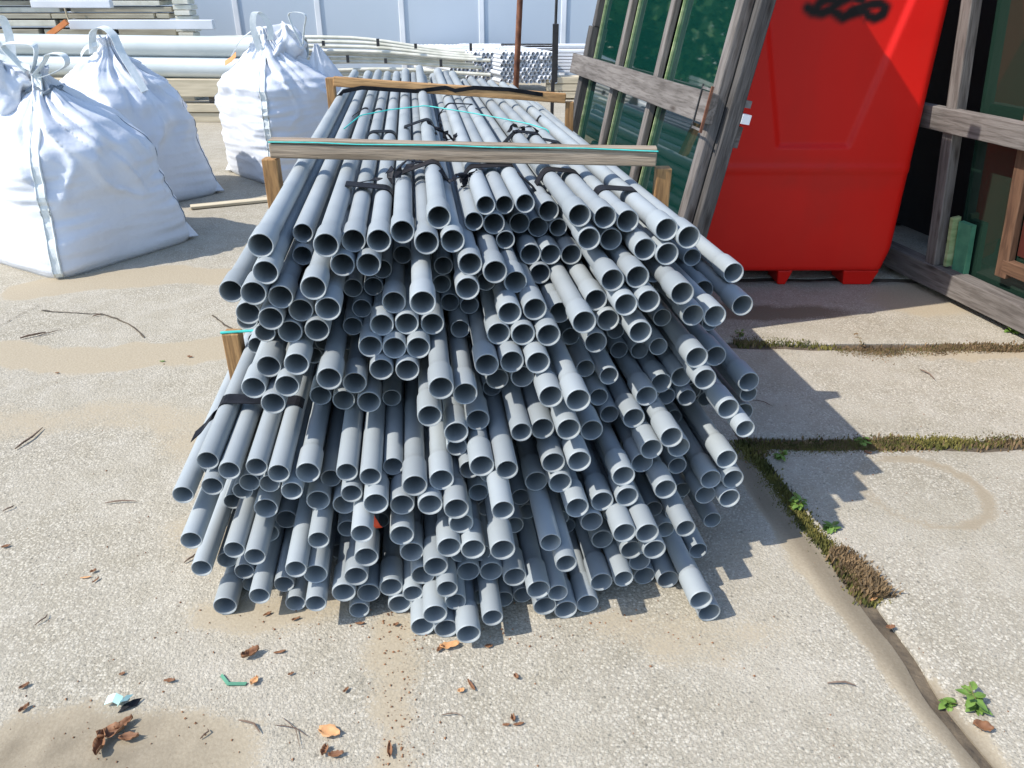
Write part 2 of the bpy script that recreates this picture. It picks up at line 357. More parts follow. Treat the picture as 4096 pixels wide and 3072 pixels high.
yard = tag(g.out('yard_ground', M['soilf']), kind='structure')
# hairline cracks in the left slabs (narrow sheets just above the concrete)
for pts in ([(0, 1302), (60, 1268), (163, 1216)], [(163, 1240), (230, 1247), (330, 1252), (410, 1256), (470, 1275), (540, 1310), (580, 1352)], [(850, 1260), (900, 1300), (960, 1330)]):
    W_ = [atz(*p, .0045) for p in pts]; fine = []
    for a, b in zip(W_, W_[1:]):
        for k in range(10): q = a.lerp(b, k / 10); q.x += .006 * nz(q.x * 30, q.y * 30); q.y += .006 * nz(q.y * 30, q.x * 30, 4); fine.append(q)
    V = []; F = []
    for k, q in enumerate(fine):
        w = .0035 + .003 * abs(nz(q.x * 12, q.y * 12, 6)); V += [q + Vector((-w * .5, -w, 0)), q + Vector((w * .5, w, 0))]
    for k in range(len(fine) - 1): F.append((2 * k, 2 * k + 2, 2 * k + 3, 2 * k + 1))
    tag(mesh('crack', V, F, M['soil'], ground), kind='structure')

# ---------------------------------------------------------------- growth in the joints
def blades(name, paths, n, m, h, label, cat, dens=None, spread=.022, seed=1):
    r = random.Random(seed); V = []; F = []
    for _ in range(n):
        pts = r.choice(paths); k = r.randrange(len(pts) - 1); a, b = Vector(pts[k]), Vector(pts[k + 1]); p = a.lerp(b, r.random())
        d = (b - a).normalized(); q = Vector((-d.y, d.x))
        p += q * r.gauss(0, spread)
        if dens and r.random() > dens(p.x, p.y): continue
        hh = h * r.uniform(.3, 1) * (1 + nz(p.x * 6, p.y * 6)); th = r.uniform(0, 6.28); w = r.uniform(.0015, .004)
        lean = Vector((math.cos(th), math.sin(th), 0)); s = Vector((-lean.y, lean.x, 0))
        b0 = Vector((p.x, p.y, -.012)); nV = len(V)
        tip = b0 + Vector((0, 0, .014 + hh)) + lean * hh * r.uniform(.2, 1.3); mid = b0.lerp(tip, .5) + Vector((0, 0, hh * .25))
        V += [b0 - s * w, b0 + s * w, mid + s * w, mid - s * w, tip]
        F += [(nV, nV + 1, nV + 2, nV + 3), (nV + 3, nV + 2, nV + 4)]
    return tag(mesh(name, V, F, m), label, cat, kind='stuff')
def jl(p): return [Pz(*q) for q in p]
J1 = jl([(3000, 1790), (3250, 1790), (3500, 1775), (3800, 1760), (4200, 1755)])
J2 = jl([(2940, 1372), (3090, 1362), (3250, 1375), (3400, 1410), (3600, 1410), (3850, 1392), (4200, 1385)])
J3 = jl([(2940, 1760), (3050, 1870), (3140, 2000), (3280, 2150), (3420, 2290), (3500, 2420)])
J4 = jl([(3560, 2560), (3700, 2720), (3820, 2830)])
blades('moss', [J1, J1, J1, J2, J3, J3], 13500, M['moss'], .006, 'green moss and short grass filling the slab joints beside the pipes', 'moss', lambda x, y: .25 + .9 * sstep(-.25, .3, nz(x * 3, y * 3, 9)), .022, 2)
blades('dry_grass', [J1, J2, J2, J2, jl([(3400, 2250), (3520, 2400)])], 22000, M['drygrass'], .008, 'reddish brown dry growth in the joints of the right hand slabs', 'dry grass', lambda x, y: sstep(-.35, .25, nz(x * 2.5, y * 2.5, 19)), .028, 3)
blades('dry_grass_tuft', [jl([(3350, 2200), (3430, 2270), (3520, 2390)])], 1500, M['drygrass'], .022, 'tuft of withered brown grass in the diagonal joint', 'dry grass', None, .022, 4)
# weeds
def leafshape(V, F, base, dirv, up, L, w, curl=.2):
    dirv = dirv.normalized(); s = dirv.cross(up).normalized(); n = s.cross(dirv); i0 = len(V)
    prof = [(0, .05), (.25, .8), (.5, 1), (.75, .7), (1, .03)]
    for t, ww in prof:
        c = base + dirv * L * t - n * (curl * L * t * t)
        V += [c - s * w * ww / 2 + n * w * .12 * ww, c, c + s * w * ww / 2 + n * w * .12 * ww]
    for k in range(4):
        for j in range(2): F.append((i0 + k * 3 + j, i0 + k * 3 + j + 1, i0 + (k + 1) * 3 + j + 1, i0 + (k + 1) * 3 + j))
def weed(px, py, stems, h, leaf, label, seed, m='weed'):
    r = random.Random(seed); p = atz(px, py); e = empty('weed', (p.x, p.y, -.01), label, 'plant')
    for _ in range(stems):
        th = r.uniform(0, 6.28); ln = Vector((math.cos(th), math.sin(th), 0)) * h * r.uniform(.2, .8); H_ = h * r.uniform(.5, 1)
        pts = [ln * t * t + Vector((0, 0, H_ * t)) for t in (0, .25, .5, .75, 1)]
        g = G(); g.tube(pts, [.0018, .0016, .0014, .001, .0008], 5); g.out('stem', M['stem'], e)
        for k in range(r.randint(4, 7)):
            t = r.uniform(.25, 1); b = ln * t * t + Vector((0, 0, H_ * t)); a = r.uniform(0, 6.28)
            V = []; F = []; leafshape(V, F, b, Vector((math.cos(a), math.sin(a), r.uniform(-.1, .6))), Vector((0, 0, 1)), leaf * r.uniform(.6, 1.1), leaf * .55, .3)
            mesh('leaf', V, F, M[m], e)
    return e
weed(3905, 2840, 4, .075, .036, 'small bright green weed with a tall leafy shoot, at the lower right', 11)
weed(3790, 2815, 2, .03, .03, 'low two-leaved green seedling left of the leafy shoot', 12)
weed(3190, 2030, 7, .05, .028, 'dark green leafy weed in the shaded diagonal joint', 13)
weed(3320, 2120, 4, .04, .03, 'yellowing weed at the sunlit edge of the pile shadow', 14)
weed(3110, 1830, 6, .04, .025, 'low dark weed where the slab joints meet beside the pipes', 15)
weed(3450, 1390, 1, .10, .022, 'single thin upright stalk in the joint before the red tank', 16, 'drygrass')
weed(4050, 1330, 8, .05, .045, 'bright green round-leaved weed under the right hand glass rack', 17)
weed(2965, 1345, 3, .05, .02, 'tiny sprig in the joint behind the pipe ends', 18)
weed(3440, 1770, 4, .03, .025, 'small light green weed in the mossy joint', 19)
weed(4120, 1300, 6, .05, .045, 'green weed at the right edge of the yard slabs', 20)

# ---------------------------------------------------------------- pipes
PIPES = [(-0.396,0.968,1.907,1),(-0.389,0.907,1.88,1),(-0.508,0.82,1.993,1),(-0.424,0.857,1.871,1),(-0.362,0.84,1.882,1),(-0.458,0.783,1.926,1),(-0.481,0.733,1.998,0),(-0.392,0.786,1.873,1),(-0.321,0.937,2.109,0),(-0.326,0.882,2.083,0),(-0.236,0.967,1.893,1),(-0.176,0.949,1.982,1),(-0.11,0.949,1.974,1),(-0.048,0.967,1.986,1),(-0.27,0.881,1.826,1),(-0.241,0.824,1.827,1),(-0.319,0.796,1.897,1),(-0.353,0.739,1.894,1),(-0.281,0.748,1.874,1),(-0.207,0.896,1.949,1),(-0.14,0.896,1.943,1),(-0.198,0.788,2.067,0),(-0.176,0.737,2.039,0),(-0.141,0.79,2.067,0),(-0.113,0.839,2.069,0),(-0.057,0.842,2.18,0),(-0.264,0.604,2.36,0),(-0.205,0.69,2.026,0),(-0.297,0.522,2.379,0),(-0.25,0.551,2.23,0),(-0.436,0.701,1.983,0),(-0.508,0.577,2.178,0),(-0.311,0.576,2.182,0),(-0.082,0.792,1.933,1),(-0.005,0.86,1.748,1),(-0.117,0.74,1.907,1),(-0.051,0.739,1.91,1),(0.017,0.73,1.921,1),(-0.15,0.689,1.885,1),(-0.087,0.686,1.875,1),(-0.024,0.684,1.872,1),(-0.125,0.633,1.858,1),(-0.056,0.631,1.849,1),(-0.418,0.648,1.88,1),(-0.335,0.68,1.819,1),(-0.459,0.602,1.852,1),(-0.37,0.61,1.836,1),(-0.411,0.564,1.83,1),(-0.251,0.658,1.77,1),(-0.197,0.604,1.845,1),(-0.319,0.471,2.034,1),(-0.244,0.496,1.953,1),(-0.165,0.542,1.848,1),(-0.352,0.516,2.217,0),(0.013,0.95,1.938,1),(0.049,1.0,1.994,1),(0.081,0.947,1.956,1),(0.151,0.943,2.147,0),(0.123,0.895,1.918,1),(0.186,0.878,1.898,1),(0.113,0.834,1.901,1),(0.003,0.802,2.285,0),(0.058,0.829,2.107,0),(0.051,0.774,2.108,0),(0.072,0.722,2.094,0),(0.127,0.719,2.071,0),(0.095,0.672,2.011,0),(0.172,0.807,2.023,0),(0.035,0.603,2.189,0),(0.072,0.561,2.153,0),(0.006,0.508,2.272,0),(0.128,0.577,2.11,0),(0.028,0.657,1.687,1),(0.089,0.617,1.725,1),(-0.004,0.563,1.716,1),(0.062,0.507,1.718,1),(0.121,0.522,1.751,1),(0.063,0.452,1.736,0),(0.15,0.668,1.781,1),(0.186,0.986,2.154,0),(0.244,0.976,2.191,0),(0.297,0.991,2.142,0),(0.382,0.94,2.244,1),(0.425,0.991,2.0,1),(0.497,0.982,2.007,1),(0.566,0.964,2.027,1),(0.654,0.958,1.953,1),(0.209,0.932,2.156,1),(0.296,0.903,2.255,1),(0.355,0.884,2.271,1),(0.413,0.888,2.245,0),(0.242,0.883,2.154,0),(0.452,0.928,1.991,1),(0.524,0.911,2.036,1),(0.317,0.834,2.164,1),(0.378,0.83,2.168,1),(0.44,0.828,2.165,1),(0.344,0.779,2.145,1),(0.436,0.724,2.303,1),(0.602,0.902,1.963,1),(0.662,0.89,1.951,1),(0.495,0.849,1.878,1),(0.563,0.854,1.88,1),(0.685,0.777,2.122,1),(0.465,0.775,1.927,1),(0.526,0.792,1.843,1),(0.588,0.798,1.846,1),(0.246,0.828,1.952,1),(0.219,0.777,1.858,1),(0.286,0.785,1.858,1),(0.375,0.723,1.976,1),(0.402,0.775,1.78,1),(0.497,0.723,1.907,1),(0.189,0.722,1.853,1),(0.252,0.725,1.834,1),(0.317,0.727,1.817,1),(0.217,0.668,1.791,1),(0.283,0.671,1.771,1),(0.423,0.613,2.052,0),(0.403,0.519,2.139,0),(0.46,0.668,1.884,1),(0.534,0.517,2.123,0),(0.577,0.556,2.061,0),(0.447,0.563,1.936,0),(0.503,0.563,1.882,0),(0.185,0.583,1.863,1),(0.247,0.614,1.808,1),(0.176,0.526,1.922,0),(0.306,0.609,1.698,1),(0.365,0.625,1.642,1),(0.475,0.501,1.874,0),(0.505,0.453,1.857,0),(0.23,0.511,1.694,0),(0.289,0.505,1.715,1),(0.349,0.527,1.667,1),(0.429,0.47,1.748,1),(0.713,0.939,1.938,1),(0.806,0.811,2.146,0),(0.916,0.779,2.083,1),(0.907,0.721,1.97,1),(0.664,0.831,1.808,1),(0.844,0.714,2.121,1),(0.728,0.736,1.882,1),(0.789,0.733,1.876,1),(0.684,0.679,2.007,0),(0.568,0.716,1.831,1),(0.568,0.611,2.083,0),(0.632,0.565,2.031,0),(0.665,0.609,1.96,0),(0.725,0.642,1.809,1),(0.82,0.594,1.908,1),(0.607,0.509,1.849,1),(0.668,0.514,1.912,1),(0.728,0.529,1.915,1),(0.748,0.585,1.788,1),(0.936,0.5,1.914,1),(0.965,0.432,1.964,0),(0.824,0.491,1.781,1),(0.967,0.357,1.981,1),(0.749,0.463,1.907,0),(0.694,0.459,1.929,0),(0.56,0.469,1.799,1),(0.639,0.46,1.702,1),(0.763,0.32,2.037,0),(0.863,0.447,1.741,0),(0.315,0.416,1.684,1),(0.379,0.432,1.659,1),(0.275,0.336,1.718,1),(0.333,0.357,1.674,1),(0.504,0.37,1.666,1),(0.577,0.356,1.743,1),(0.592,0.416,1.718,1),(0.674,0.407,1.732,1),(0.625,0.317,1.665,1),(0.833,0.335,1.762,1),(0.792,0.272,1.758,1),(0.853,0.277,1.744,1),(0.786,0.211,1.767,1),(0.847,0.216,1.735,1),(0.824,0.107,1.778,0),(0.692,0.317,1.773,0),(0.755,0.154,1.875,0),(0.63,0.18,1.759,0),(0.686,0.181,1.738,0),(0.668,0.233,1.596,0),(0.658,0.133,1.72,0),(0.749,0.079,1.679,0),(0.448,0.296,1.66,1),(0.515,0.309,1.654,1),(0.371,0.309,1.623,1),(0.419,0.239,1.649,1),(0.505,0.196,1.731,1),(0.491,0.253,1.573,1),(0.552,0.25,1.568,1),(0.46,0.151,1.677,1),(0.533,0.144,1.63,1),(0.576,0.193,1.567,1),(0.517,0.038,1.696,1),(0.563,0.09,1.641,1),(0.5,0.093,1.574,0),(0.583,0.032,1.645,1),(0.646,0.032,1.622,1),(0.442,0.074,1.589,1),(0.284,0.279,1.527,0),(0.32,0.236,1.492,0),(0.33,0.182,1.83,0),(0.362,0.136,1.806,0),(0.388,0.087,1.829,0),(0.687,0.085,1.477,1),(0.718,0.032,1.482,1),(0.397,0.032,1.555,1),(0.257,0.117,1.534,1),(0.276,0.052,1.539,1),(0.334,0.032,1.539,1),(0.309,0.1,1.534,0),(-0.051,0.422,1.614,1),(0.017,0.421,1.633,1),(0.093,0.405,1.695,0),(0.12,0.464,1.62,1),(0.18,0.471,1.585,0),(0.149,0.365,1.725,0),(-0.162,0.431,1.654,0),(-0.108,0.408,1.73,0),(-0.152,0.374,1.616,1),(-0.087,0.356,1.628,1),(-0.015,0.368,1.603,1),(0.05,0.37,1.575,1),(0.061,0.309,1.593,1),(0.115,0.321,1.707,0),(0.14,0.235,1.751,0),(0.159,0.42,1.489,0),(0.24,0.244,1.777,0),(0.264,0.173,1.802,0),(0.213,0.196,1.713,0),(-0.19,0.316,1.573,0),(-0.168,0.136,1.859,0),(-0.17,0.028,1.903,0),(-0.093,0.275,1.606,1),(-0.071,0.214,1.611,1),(-0.191,0.2,1.621,1),(-0.01,0.208,1.552,1),(0.027,0.258,1.564,1),(0.088,0.254,1.554,1),(0.159,0.287,1.503,1),(0.056,0.199,1.606,0),(0.112,0.187,1.618,0),(0.075,0.147,1.594,1),(0.137,0.138,1.597,1),(0.198,0.135,1.57,1),(-0.134,0.093,1.617,1),(0.214,0.082,1.748,0),(-0.046,0.139,1.603,1),(-0.076,0.083,1.597,0),(-0.115,0.034,1.612,1),(0.016,0.156,1.523,0),(0.036,0.104,1.53,0),(0.111,0.028,1.622,0),(0.17,0.028,1.604,0),(0.226,0.028,1.614,0),(-0.019,0.087,1.508,1),(-0.054,0.032,1.524,1),(0.008,0.032,1.509,1),(0.064,0.057,1.458,1),(0.129,0.08,1.485,0),(-0.59,0.032,1.665,1),(-0.486,0.083,1.637,0),(-0.544,0.084,1.741,0),(-0.543,0.202,1.691,0),(-0.602,0.086,1.794,0),(-0.483,0.202,1.656,0),(-0.552,0.144,1.888,1),(-0.485,0.142,1.831,1),(-0.655,0.028,2.06,0),(-0.432,0.172,1.849,1),(-0.479,0.028,1.912,0),(-0.312,0.248,1.646,0),(-0.372,0.193,1.604,0),(-0.329,0.153,1.625,1),(-0.292,0.053,1.833,0),(-0.25,0.195,1.755,0),(-0.222,0.147,1.61,1),(-0.259,0.098,1.606,1),(-0.196,0.078,1.619,1),(-0.225,0.028,1.61,0),(-0.429,0.076,1.684,0),(-0.401,0.028,1.658,0),(-0.33,0.094,1.578,0),(-0.341,0.028,1.989,0),(-0.534,0.029,1.75,0),(-0.581,0.449,1.752,0),(-0.617,0.35,1.879,0),(-0.527,0.426,1.734,0),(-0.456,0.435,1.729,0),(-0.396,0.432,1.696,0),(-0.328,0.413,1.72,1),(-0.281,0.35,1.78,0),(-0.223,0.432,1.681,0),(-0.673,0.328,1.781,0),(-0.575,0.386,1.726,0),(-0.526,0.308,1.812,0),(-0.494,0.358,1.775,0),(-0.439,0.359,1.761,0),(-0.371,0.374,1.698,0),(-0.606,0.163,1.969,0),(-0.316,0.306,1.743,1),(-0.248,0.288,1.741,1),(-0.216,0.373,1.669,0),(-0.457,0.288,1.749,1),(-0.643,0.25,1.683,0),(-0.647,0.126,1.718,0)]
FILL = [(0.794,0.042,2.0,0),(0.62,0.084,2.0,0),(-0.388,0.12,2.099,0),(-0.106,0.144,2.054,0),(0.404,0.18,2.0,0),(-0.13,0.198,2.017,0),(0.728,0.222,2.045,0),(-0.43,0.234,2.0,0),(-0.586,0.24,2.202,0),(-0.514,0.252,2.0,0),(-0.37,0.252,2.0,0),(-0.16,0.252,2.0,0),(0.614,0.258,2.0,0),(-0.034,0.264,2.0,0),(0.914,0.288,2.216,0),(-0.586,0.3,2.168,0),(0.218,0.3,2.0,0),(-0.4,0.306,2.0,0),(0.002,0.312,2.0,0),(0.89,0.342,2.104,0),(0.416,0.348,2.0,0),(0.206,0.36,2.019,0),(0.728,0.366,2.162,0),(0.788,0.372,2.166,0),(0.854,0.39,2.31,0),(0.254,0.396,2.0,0),(0.452,0.396,2.025,0),(0.914,0.396,2.224,0),(0.8,0.432,2.0,0),(0.248,0.456,2.0,0),(-0.112,0.468,2.0,0),(-0.502,0.48,2.25,0),(-0.052,0.48,2.487,0),(-0.424,0.486,2.499,0),(-0.184,0.486,2.332,0),(-0.556,0.504,2.385,0),(0.878,0.516,2.089,0),(-0.466,0.528,2.452,0),(-0.106,0.528,2.503,0),(0.788,0.54,2.019,0),(0.92,0.558,2.222,0),(-0.064,0.57,2.486,0),(0.5,0.624,2.303,0),(-0.508,0.636,2.433,0),(0.614,0.648,2.24,0),(0.788,0.648,2.361,0),(0.848,0.654,2.39,0),(0.626,0.708,2.198,0),(0.11,0.774,2.371,0),(0.854,0.774,2.295,0),(0.746,0.792,2.316,0),(-0.172,0.84,2.156,0),(0.722,0.846,2.371,0),(0.05,0.888,2.23,0),(-0.076,0.9,2.448,0)]

LEN = 4.0; SEG = 22
def pipe_mesh(name, bell):
    # outer profile then inner profile, (y, radius); y = 0 at the near end
    if bell: prof = [(.0025, .0298), (0, .0306), (.0015, .0318), (.006, .0322), (.088, .0321), (.095, .0316), (.101, .0290), (.108, .0272), (.14, .0271), (LEN, .0271)]; inn = [(LEN, .0238), (.12, .0238), (.098, .0276), (.004, .0279), (.0008, .0286)]
    else: prof = [(.002, .0264), (0, .0270), (.0012, .0276), (.004, .0280), (LEN - .13, .0280), (LEN - .1, .0318), (LEN, .0320)]; inn = [(LEN, .0276), (LEN - .1, .0274), (LEN - .13, .0242), (.004, .0242), (.0006, .0250)]
    pr = (prof[1:] if True else prof) + inn
    V = []; F = []
    for y, r in pr:
        for k in range(SEG): a = 2 * math.pi * k / SEG; V.append((r * math.cos(a), y, r * math.sin(a)))
    n = len(pr)
    for i in range(n):
        j = (i + 1) % n
        for k in range(SEG): F.append((i * SEG + k, j * SEG + k, j * SEG + (k + 1) % SEG, i * SEG + (k + 1) % SEG))
    me = bpy.data.meshes.new(name); me.from_pydata(V, [], F); me.materials.append(M['pipe'])
    for p in me.polygons: p.use_smooth = True
    me.update()
    try: me.set_sharp_from_angle(angle=R(35))
    except Exception: pass
    return me
MB, MP = pipe_mesh('pipe_with_socket', True), pipe_mesh('pipe_plain_end', False)
def cc(a): return .023 * sstep(-.1, .5, a)
allp = [(p, 0) for p in PIPES] + [(p, 1) for p in FILL]
order = sorted(range(len(PIPES)), key=lambda i: PIPES[i][2] + (0 if PIPES[i][3] else .25))
keep = set(order[:300])
yaw = math.atan2(-D2.x, D2.y)
def place(p): return D2 * p[2] + N2 * p[0] + Vector((0, 0, p[1]))
ORD = ['first', 'second', 'third', 'fourth', 'fifth', 'sixth', 'seventh', 'eighth', 'ninth', 'tenth', 'eleventh', 'twelfth', 'thirteenth', 'fourteenth', 'fifteenth', 'sixteenth', 'seventeenth', 'eighteenth', 'nineteenth', 'twentieth', 'twenty-first', 'twenty-second', 'twenty-third', 'twenty-fourth', 'twenty-fifth', 'twenty-sixth', 'twenty-seventh', 'twenty-eighth']
layers = {}
for i in keep: layers.setdefault(min(15, int((PIPES[i][1] - .0) / .062)), []).append(i)
PL = {}
for k, ids in layers.items():
    ids.sort(key=lambda i: PIPES[i][0]); half = (len(ids) + 1) // 2
    for n, i in enumerate(ids):
        end = 'flared socket' if PIPES[i][3] else 'plain cut end'
        pos = (ORD[n] + ' from the left') if n < half else (ORD[len(ids) - 1 - n] + ' from the right')
        lay_ = 'top layer' if k == 15 else 'bottom layer' if k == 0 else ORD[k] + ' layer up'
        PL[i] = 'grey plastic pipe with a %s, %s, %s' % (end, pos, lay_)
def plabel(i): return PL[i]
stuffV = []; stuffF = []
for i, p in enumerate(PIPES + FILL):
    me = MB if p[3] else MP; loc = place(p); pitch = -p[1] * cc(p[0])
    jy = random.Random(i).uniform(-.0015, .0015)
    if i < len(PIPES) and i in keep:
        o = bpy.data.objects.new('pipe', me); COL.objects.link(o); o.location = loc; o.rotation_euler = (pitch, random.Random(i * 7).uniform(0, 6.28) * 0, yaw + jy)
        tag(o, plabel(i), 'pipe', 'grey plastic pipes stacked in the pile')
    else:
        mt = Matrix.Translation(loc) @ Matrix.Rotation(yaw, 4, 'Z') @ Matrix.Rotation(pitch, 4, 'X'); n = len(stuffV)
        stuffV += [mt @ v.co for v in me.vertices]; stuffF += [tuple(k + n for k in q.vertices) for q in me.polygons]
tag(mesh('pipe_stack_core', stuffV, stuffF, M['pipe'], None, True), 'shaded grey plastic pipes set deep inside the pile', 'pipes', kind='stuff')

def topz(a, s, clear=.0):
    z = .5
    for p in PIPES + FILL:
        if s < p[2] or s > p[2] + LEN: continue
        pz = p[1] - p[1] * cc(p[0]) * (s - p[2]); rr = (.0322 if (p[3] and s - p[2] < .11) else .028) + clear
        d = abs(a - p[0])
        if d < rr: z = max(z, pz + math.sqrt(rr * rr - d * d))
    return z
def hull(pts):
    h = []
    for q in pts:
        while len(h) > 1 and (h[-1][0] - h[-2][0]) * (q[1] - h[-2][1]) - (h[-1][1] - h[-2][1]) * (q[0] - h[-2][0]) >= 0: h.pop()
        h.append(q)
    return h
def as_(p): v = Vector((p.x, p.y, 0)); return v.dot(N2), v.dot(D2)
def band(px0, px1, py, label, zt=.99, w=.06, drop=.07, py1=None):
    p0, p1 = atz(px0, py, zt), atz(px1, py1 or py, zt); (a0, s0), (a1, s1) = as_(p0), as_(p1); s = (s0 + s1) / 2
    pts = []
    n = 24
    for k in range(n + 1):
        a = a0 + (a1 - a0) * k / n; pts.append((a, topz(a, s, .002)))
    H_ = hull(pts); H_ = [(H_[0][0] - .012, H_[0][1] - drop)] + [(H_[0][0] - .006, H_[0][1] - .012)] + H_ + [(H_[-1][0] + .006, H_[-1][1] - .012), (H_[-1][0] + .012, H_[-1][1] - drop)]
    g = G(); g.ribbon([N2 * a + D2 * (s + .012 * nz(a * 9, s)) + Vector((0, 0, z)) for a, z in H_], D2, w, .0025)
    return tag(g.out('strap', M['black']), label, 'strap', 'black plastic straps round the pipe bundles')
for n, (x0, x1, y) in enumerate([(1385, 1565, 735), (1610, 1790, 694), (1842, 2052, 690), (2075, 2140, 720), (2145, 2325, 700), (2390, 2540, 745)]):
    band(x0, x1, y, 'black strap in the row nearest the pipe ends, %s from the left' % ORD[n])
for n, (x0, x1, y) in enumerate([(1478, 1580, 515), (1618, 1745, 512), (2010, 2165, 527), (2176, 2282, 545)]):
    band(x0, x1, y, 'black strap just behind the near cross beam, %s from the left' % ORD[n])
for n, (x0, x1, y) in enumerate([(1408, 1470, 438), (1492, 1525, 425), (1756, 1890, 416), (1903, 1935, 433), (2135, 2165, 420)]):
    band(x0, x1, y, 'black strap before the far cross beam, %s from the left' % ORD[n], w=.03)
# strap over the lower left bundle with a loose tail
def strap3(pts, label, w=.035, wd=None):
    g = G(); g.ribbon(pts, wd or D2, w, .0025); return tag(g.out('strap', M['black']), label, 'strap')
SL = []
for a in [-.60 + .01 * k for k in range(0, 24)]:
    z = .3
    for p in PIPES:
        if .3 < p[1] < .50 and abs(p[0] - a) < .03 and p[2] < 1.95: z = max(z, p[1] + math.sqrt(max(0, .030 ** 2 - (a - p[0]) ** 2)) + .002)
    if z > .31: SL.append((a, z))
SL = hull(SL)
s_ = 2.03
if len(SL) > 2:
    pts = [N2 * a + D2 * s_ + Vector((0, 0, z)) for a, z in SL]
    t0 = pts[0]
    tail = [atY(772, 1748, 1.80), atY(812, 1712, 1.85), atY(845, 1668, 1.90), t0 + Vector((-.02, 0, -.04))]
    strap3(tail + pts, 'black strap with a loose tail round the lower left bundle', .055)
# crumpled loose straps on top
def crumple(px, py, zt, size, label, seed):
    r = random.Random(seed); p = atz(px, py, zt); g = G()
    for k in range(4):
        pts = []; q = p.copy() + Vector((r.uniform(-.3, .3) * size, r.uniform(-.5, .5) * size, 0)); d = Vector((r.uniform(-1, 1), r.uniform(-1, 1), r.uniform(-.1, .6))).normalized()
        for t in range(6):
            a, s = as_(q); zz = topz(a, s, .003) + .004
            q.z = max(zz, q.z); pts.append(q.copy()); d = (d + Vector((r.uniform(-1, 1), r.uniform(-1, 1), r.uniform(-1, .5))) * .7).normalized(); q += d * size * .22
        g.ribbon(pts, [Vector((r.uniform(-1, 1), r.uniform(-1, 1), r.uniform(-.3, .3))).normalized() for _ in pts], .022, .002)
    return tag(g.out('strap', M['black']), label, 'strap')
crumple(1570, 700, 1.0, .10, 'torn black strap end standing up between pipes on the left', 1)
crumple(1830, 710, 1.0, .09, 'crumpled black strap knot at the centre of the near row', 2)
crumple(1790, 535, 1.0, .08, 'crumpled dark strap behind the near cross beam', 3)
crumple(2085, 515, 1.0, .08, 'torn black strap tips sticking up on the right half', 5)
# turquoise twine
def twine(name, pxs, zt, label, on=True, r=.0028):
    W_ = [atz(x, y, zt) for x, y in pxs]; pts = []; fine = []
    for a, b in zip(W_, W_[1:]):
        n = 14
        for k in range(n): fine.append(a.lerp(b, k / n))
    fine.append(W_[-1])
    q = [as_(p) for p in fine]; h = hull([(a, topz(a, s, .004)) for a, s in q])
    for (a, s), p in zip(q, fine):
        for (x0, z0), (x1, z1) in zip(h, h[1:]):
            if x0 - 1e-6 <= a <= x1 + 1e-6: z = z0 + (z1 - z0) * (a - x0) / max(1e-6, x1 - x0); break
        else: z = zt
        pts.append(Vector((p.x, p.y, z + .001)))
    g = G(); g.tube(pts, r, 6); return tag(g.out('twine', M['twine']), label, 'twine')
twine('twine', [(1374, 495), (1440, 470), (1560, 458), (1720, 455), (1900, 466), (2060, 480), (2215, 492)], .99, 'turquoise twine stretched across the pipes between the two beams')

# ---------------------------------------------------------------- timber stacking frames
def V3(x, y, z): return Vector((x, y, z))
nf = empty('stacking_frame', (-.15, 2.65, 0), 'near timber frame, weathered cross beam on two orange wood posts', 'timber frame')
bl, br = atY(1085, 600, 2.69), atY(2625, 632, 2.60)
bl.z = 1.043; br.z = 1.037
bl = atz(1085, 600, 1.043); br = atz(2625, 634, 1.037)
timber('beam', bl, br, .038, .046, M['wood_beam'], nf)
timber('lath', bl + V3(0, .005, .0315), br + V3(0, .005, .0285), .05, .012, M['wood_beam'], nf, bevel=.002)
bd = (br - bl).normalized()
pl = bl + V3(-.012, .02, -.03); pr_ = br + V3(.03, .02, -.032)
post('post', V3(pl.x + .0, pl.y, 0), V3(pl.x, pl.y, pl.z), .05, .05, M['wood_new'], nf)
post('post', V3(pr_.x, pr_.y, 0), V3(pr_.x, pr_.y, pr_.z), .05, .05, M['wood_new'], nf)
for bx, bz in ((bl, 0), (br, 0)): pass
g = G(); pts = [bl + bd * .15 * k + V3(0, -.022, .03 + .002 * math.sin(k * 2.1)) for k in range(0, 9)] + [br + V3(0, -.024, .027)]
g.tube(pts, .0022, 6); tag(g.out('twine', M['twine']), 'turquoise twine running along the top of the near beam', 'twine')
ff = empty('stacking_frame', (-.35, 4.45, 0), 'far timber frame, golden cross beam sloping down to the right', 'timber frame')
fl, fr = atY(1335, 325, 4.45), atY(2262, 392, 4.5)
timber('beam', fl, fr, .04, .05, M['wood_new_x'], ff)
post('post', V3(fl.x - .02, fl.y + .01, 0), V3(fl.x - .02, fl.y + .01, fl.z + .018), .045, .045, M['wood_new'], ff)
post('post', V3(fr.x + .025, fr.y + .01, 0), V3(fr.x + .025, fr.y + .01, fr.z - .02), .045, .045, M['wood_new'], ff)
fd = (fr - fl)
strap3([fl + fd * t + V3(0, -.024, z) for t, z in ((.005, -.09), (.04, -.045), (.12, -.02), (.35, -.018), (.48, .012), (.52, .0), (.6, .022), (.75, .026), (.9, .012))], 'black strap drawn along the face of the far beam', .022, (0, -.3, 1))
lf = empty('stacking_frame', (-.93, 2.35, 0), 'lower frame, short orange post standing left of the pile', 'timber frame')
lp = atY(928, 1325, 2.33)
post('post', V3(lp.x, lp.y, 0), V3(lp.x, lp.y, lp.z), .054, .05, M['wood_new'], lf)
g = G(); g.tube([V3(lp.x - .03, lp.y - .022, lp.z + .004), V3(lp.x + .06, lp.y - .01, lp.z + .006), V3(lp.x + .25, lp.y + .0, lp.z + .0)], .0045, 6); g.out('twine', M['twine'], None)
tw = bpy.data.objects[-1] if False else [o for o in bpy.data.objects if o.name.startswith('twine')][-1]
tag(tw, 'turquoise twine over the top of the short left post', 'twine')
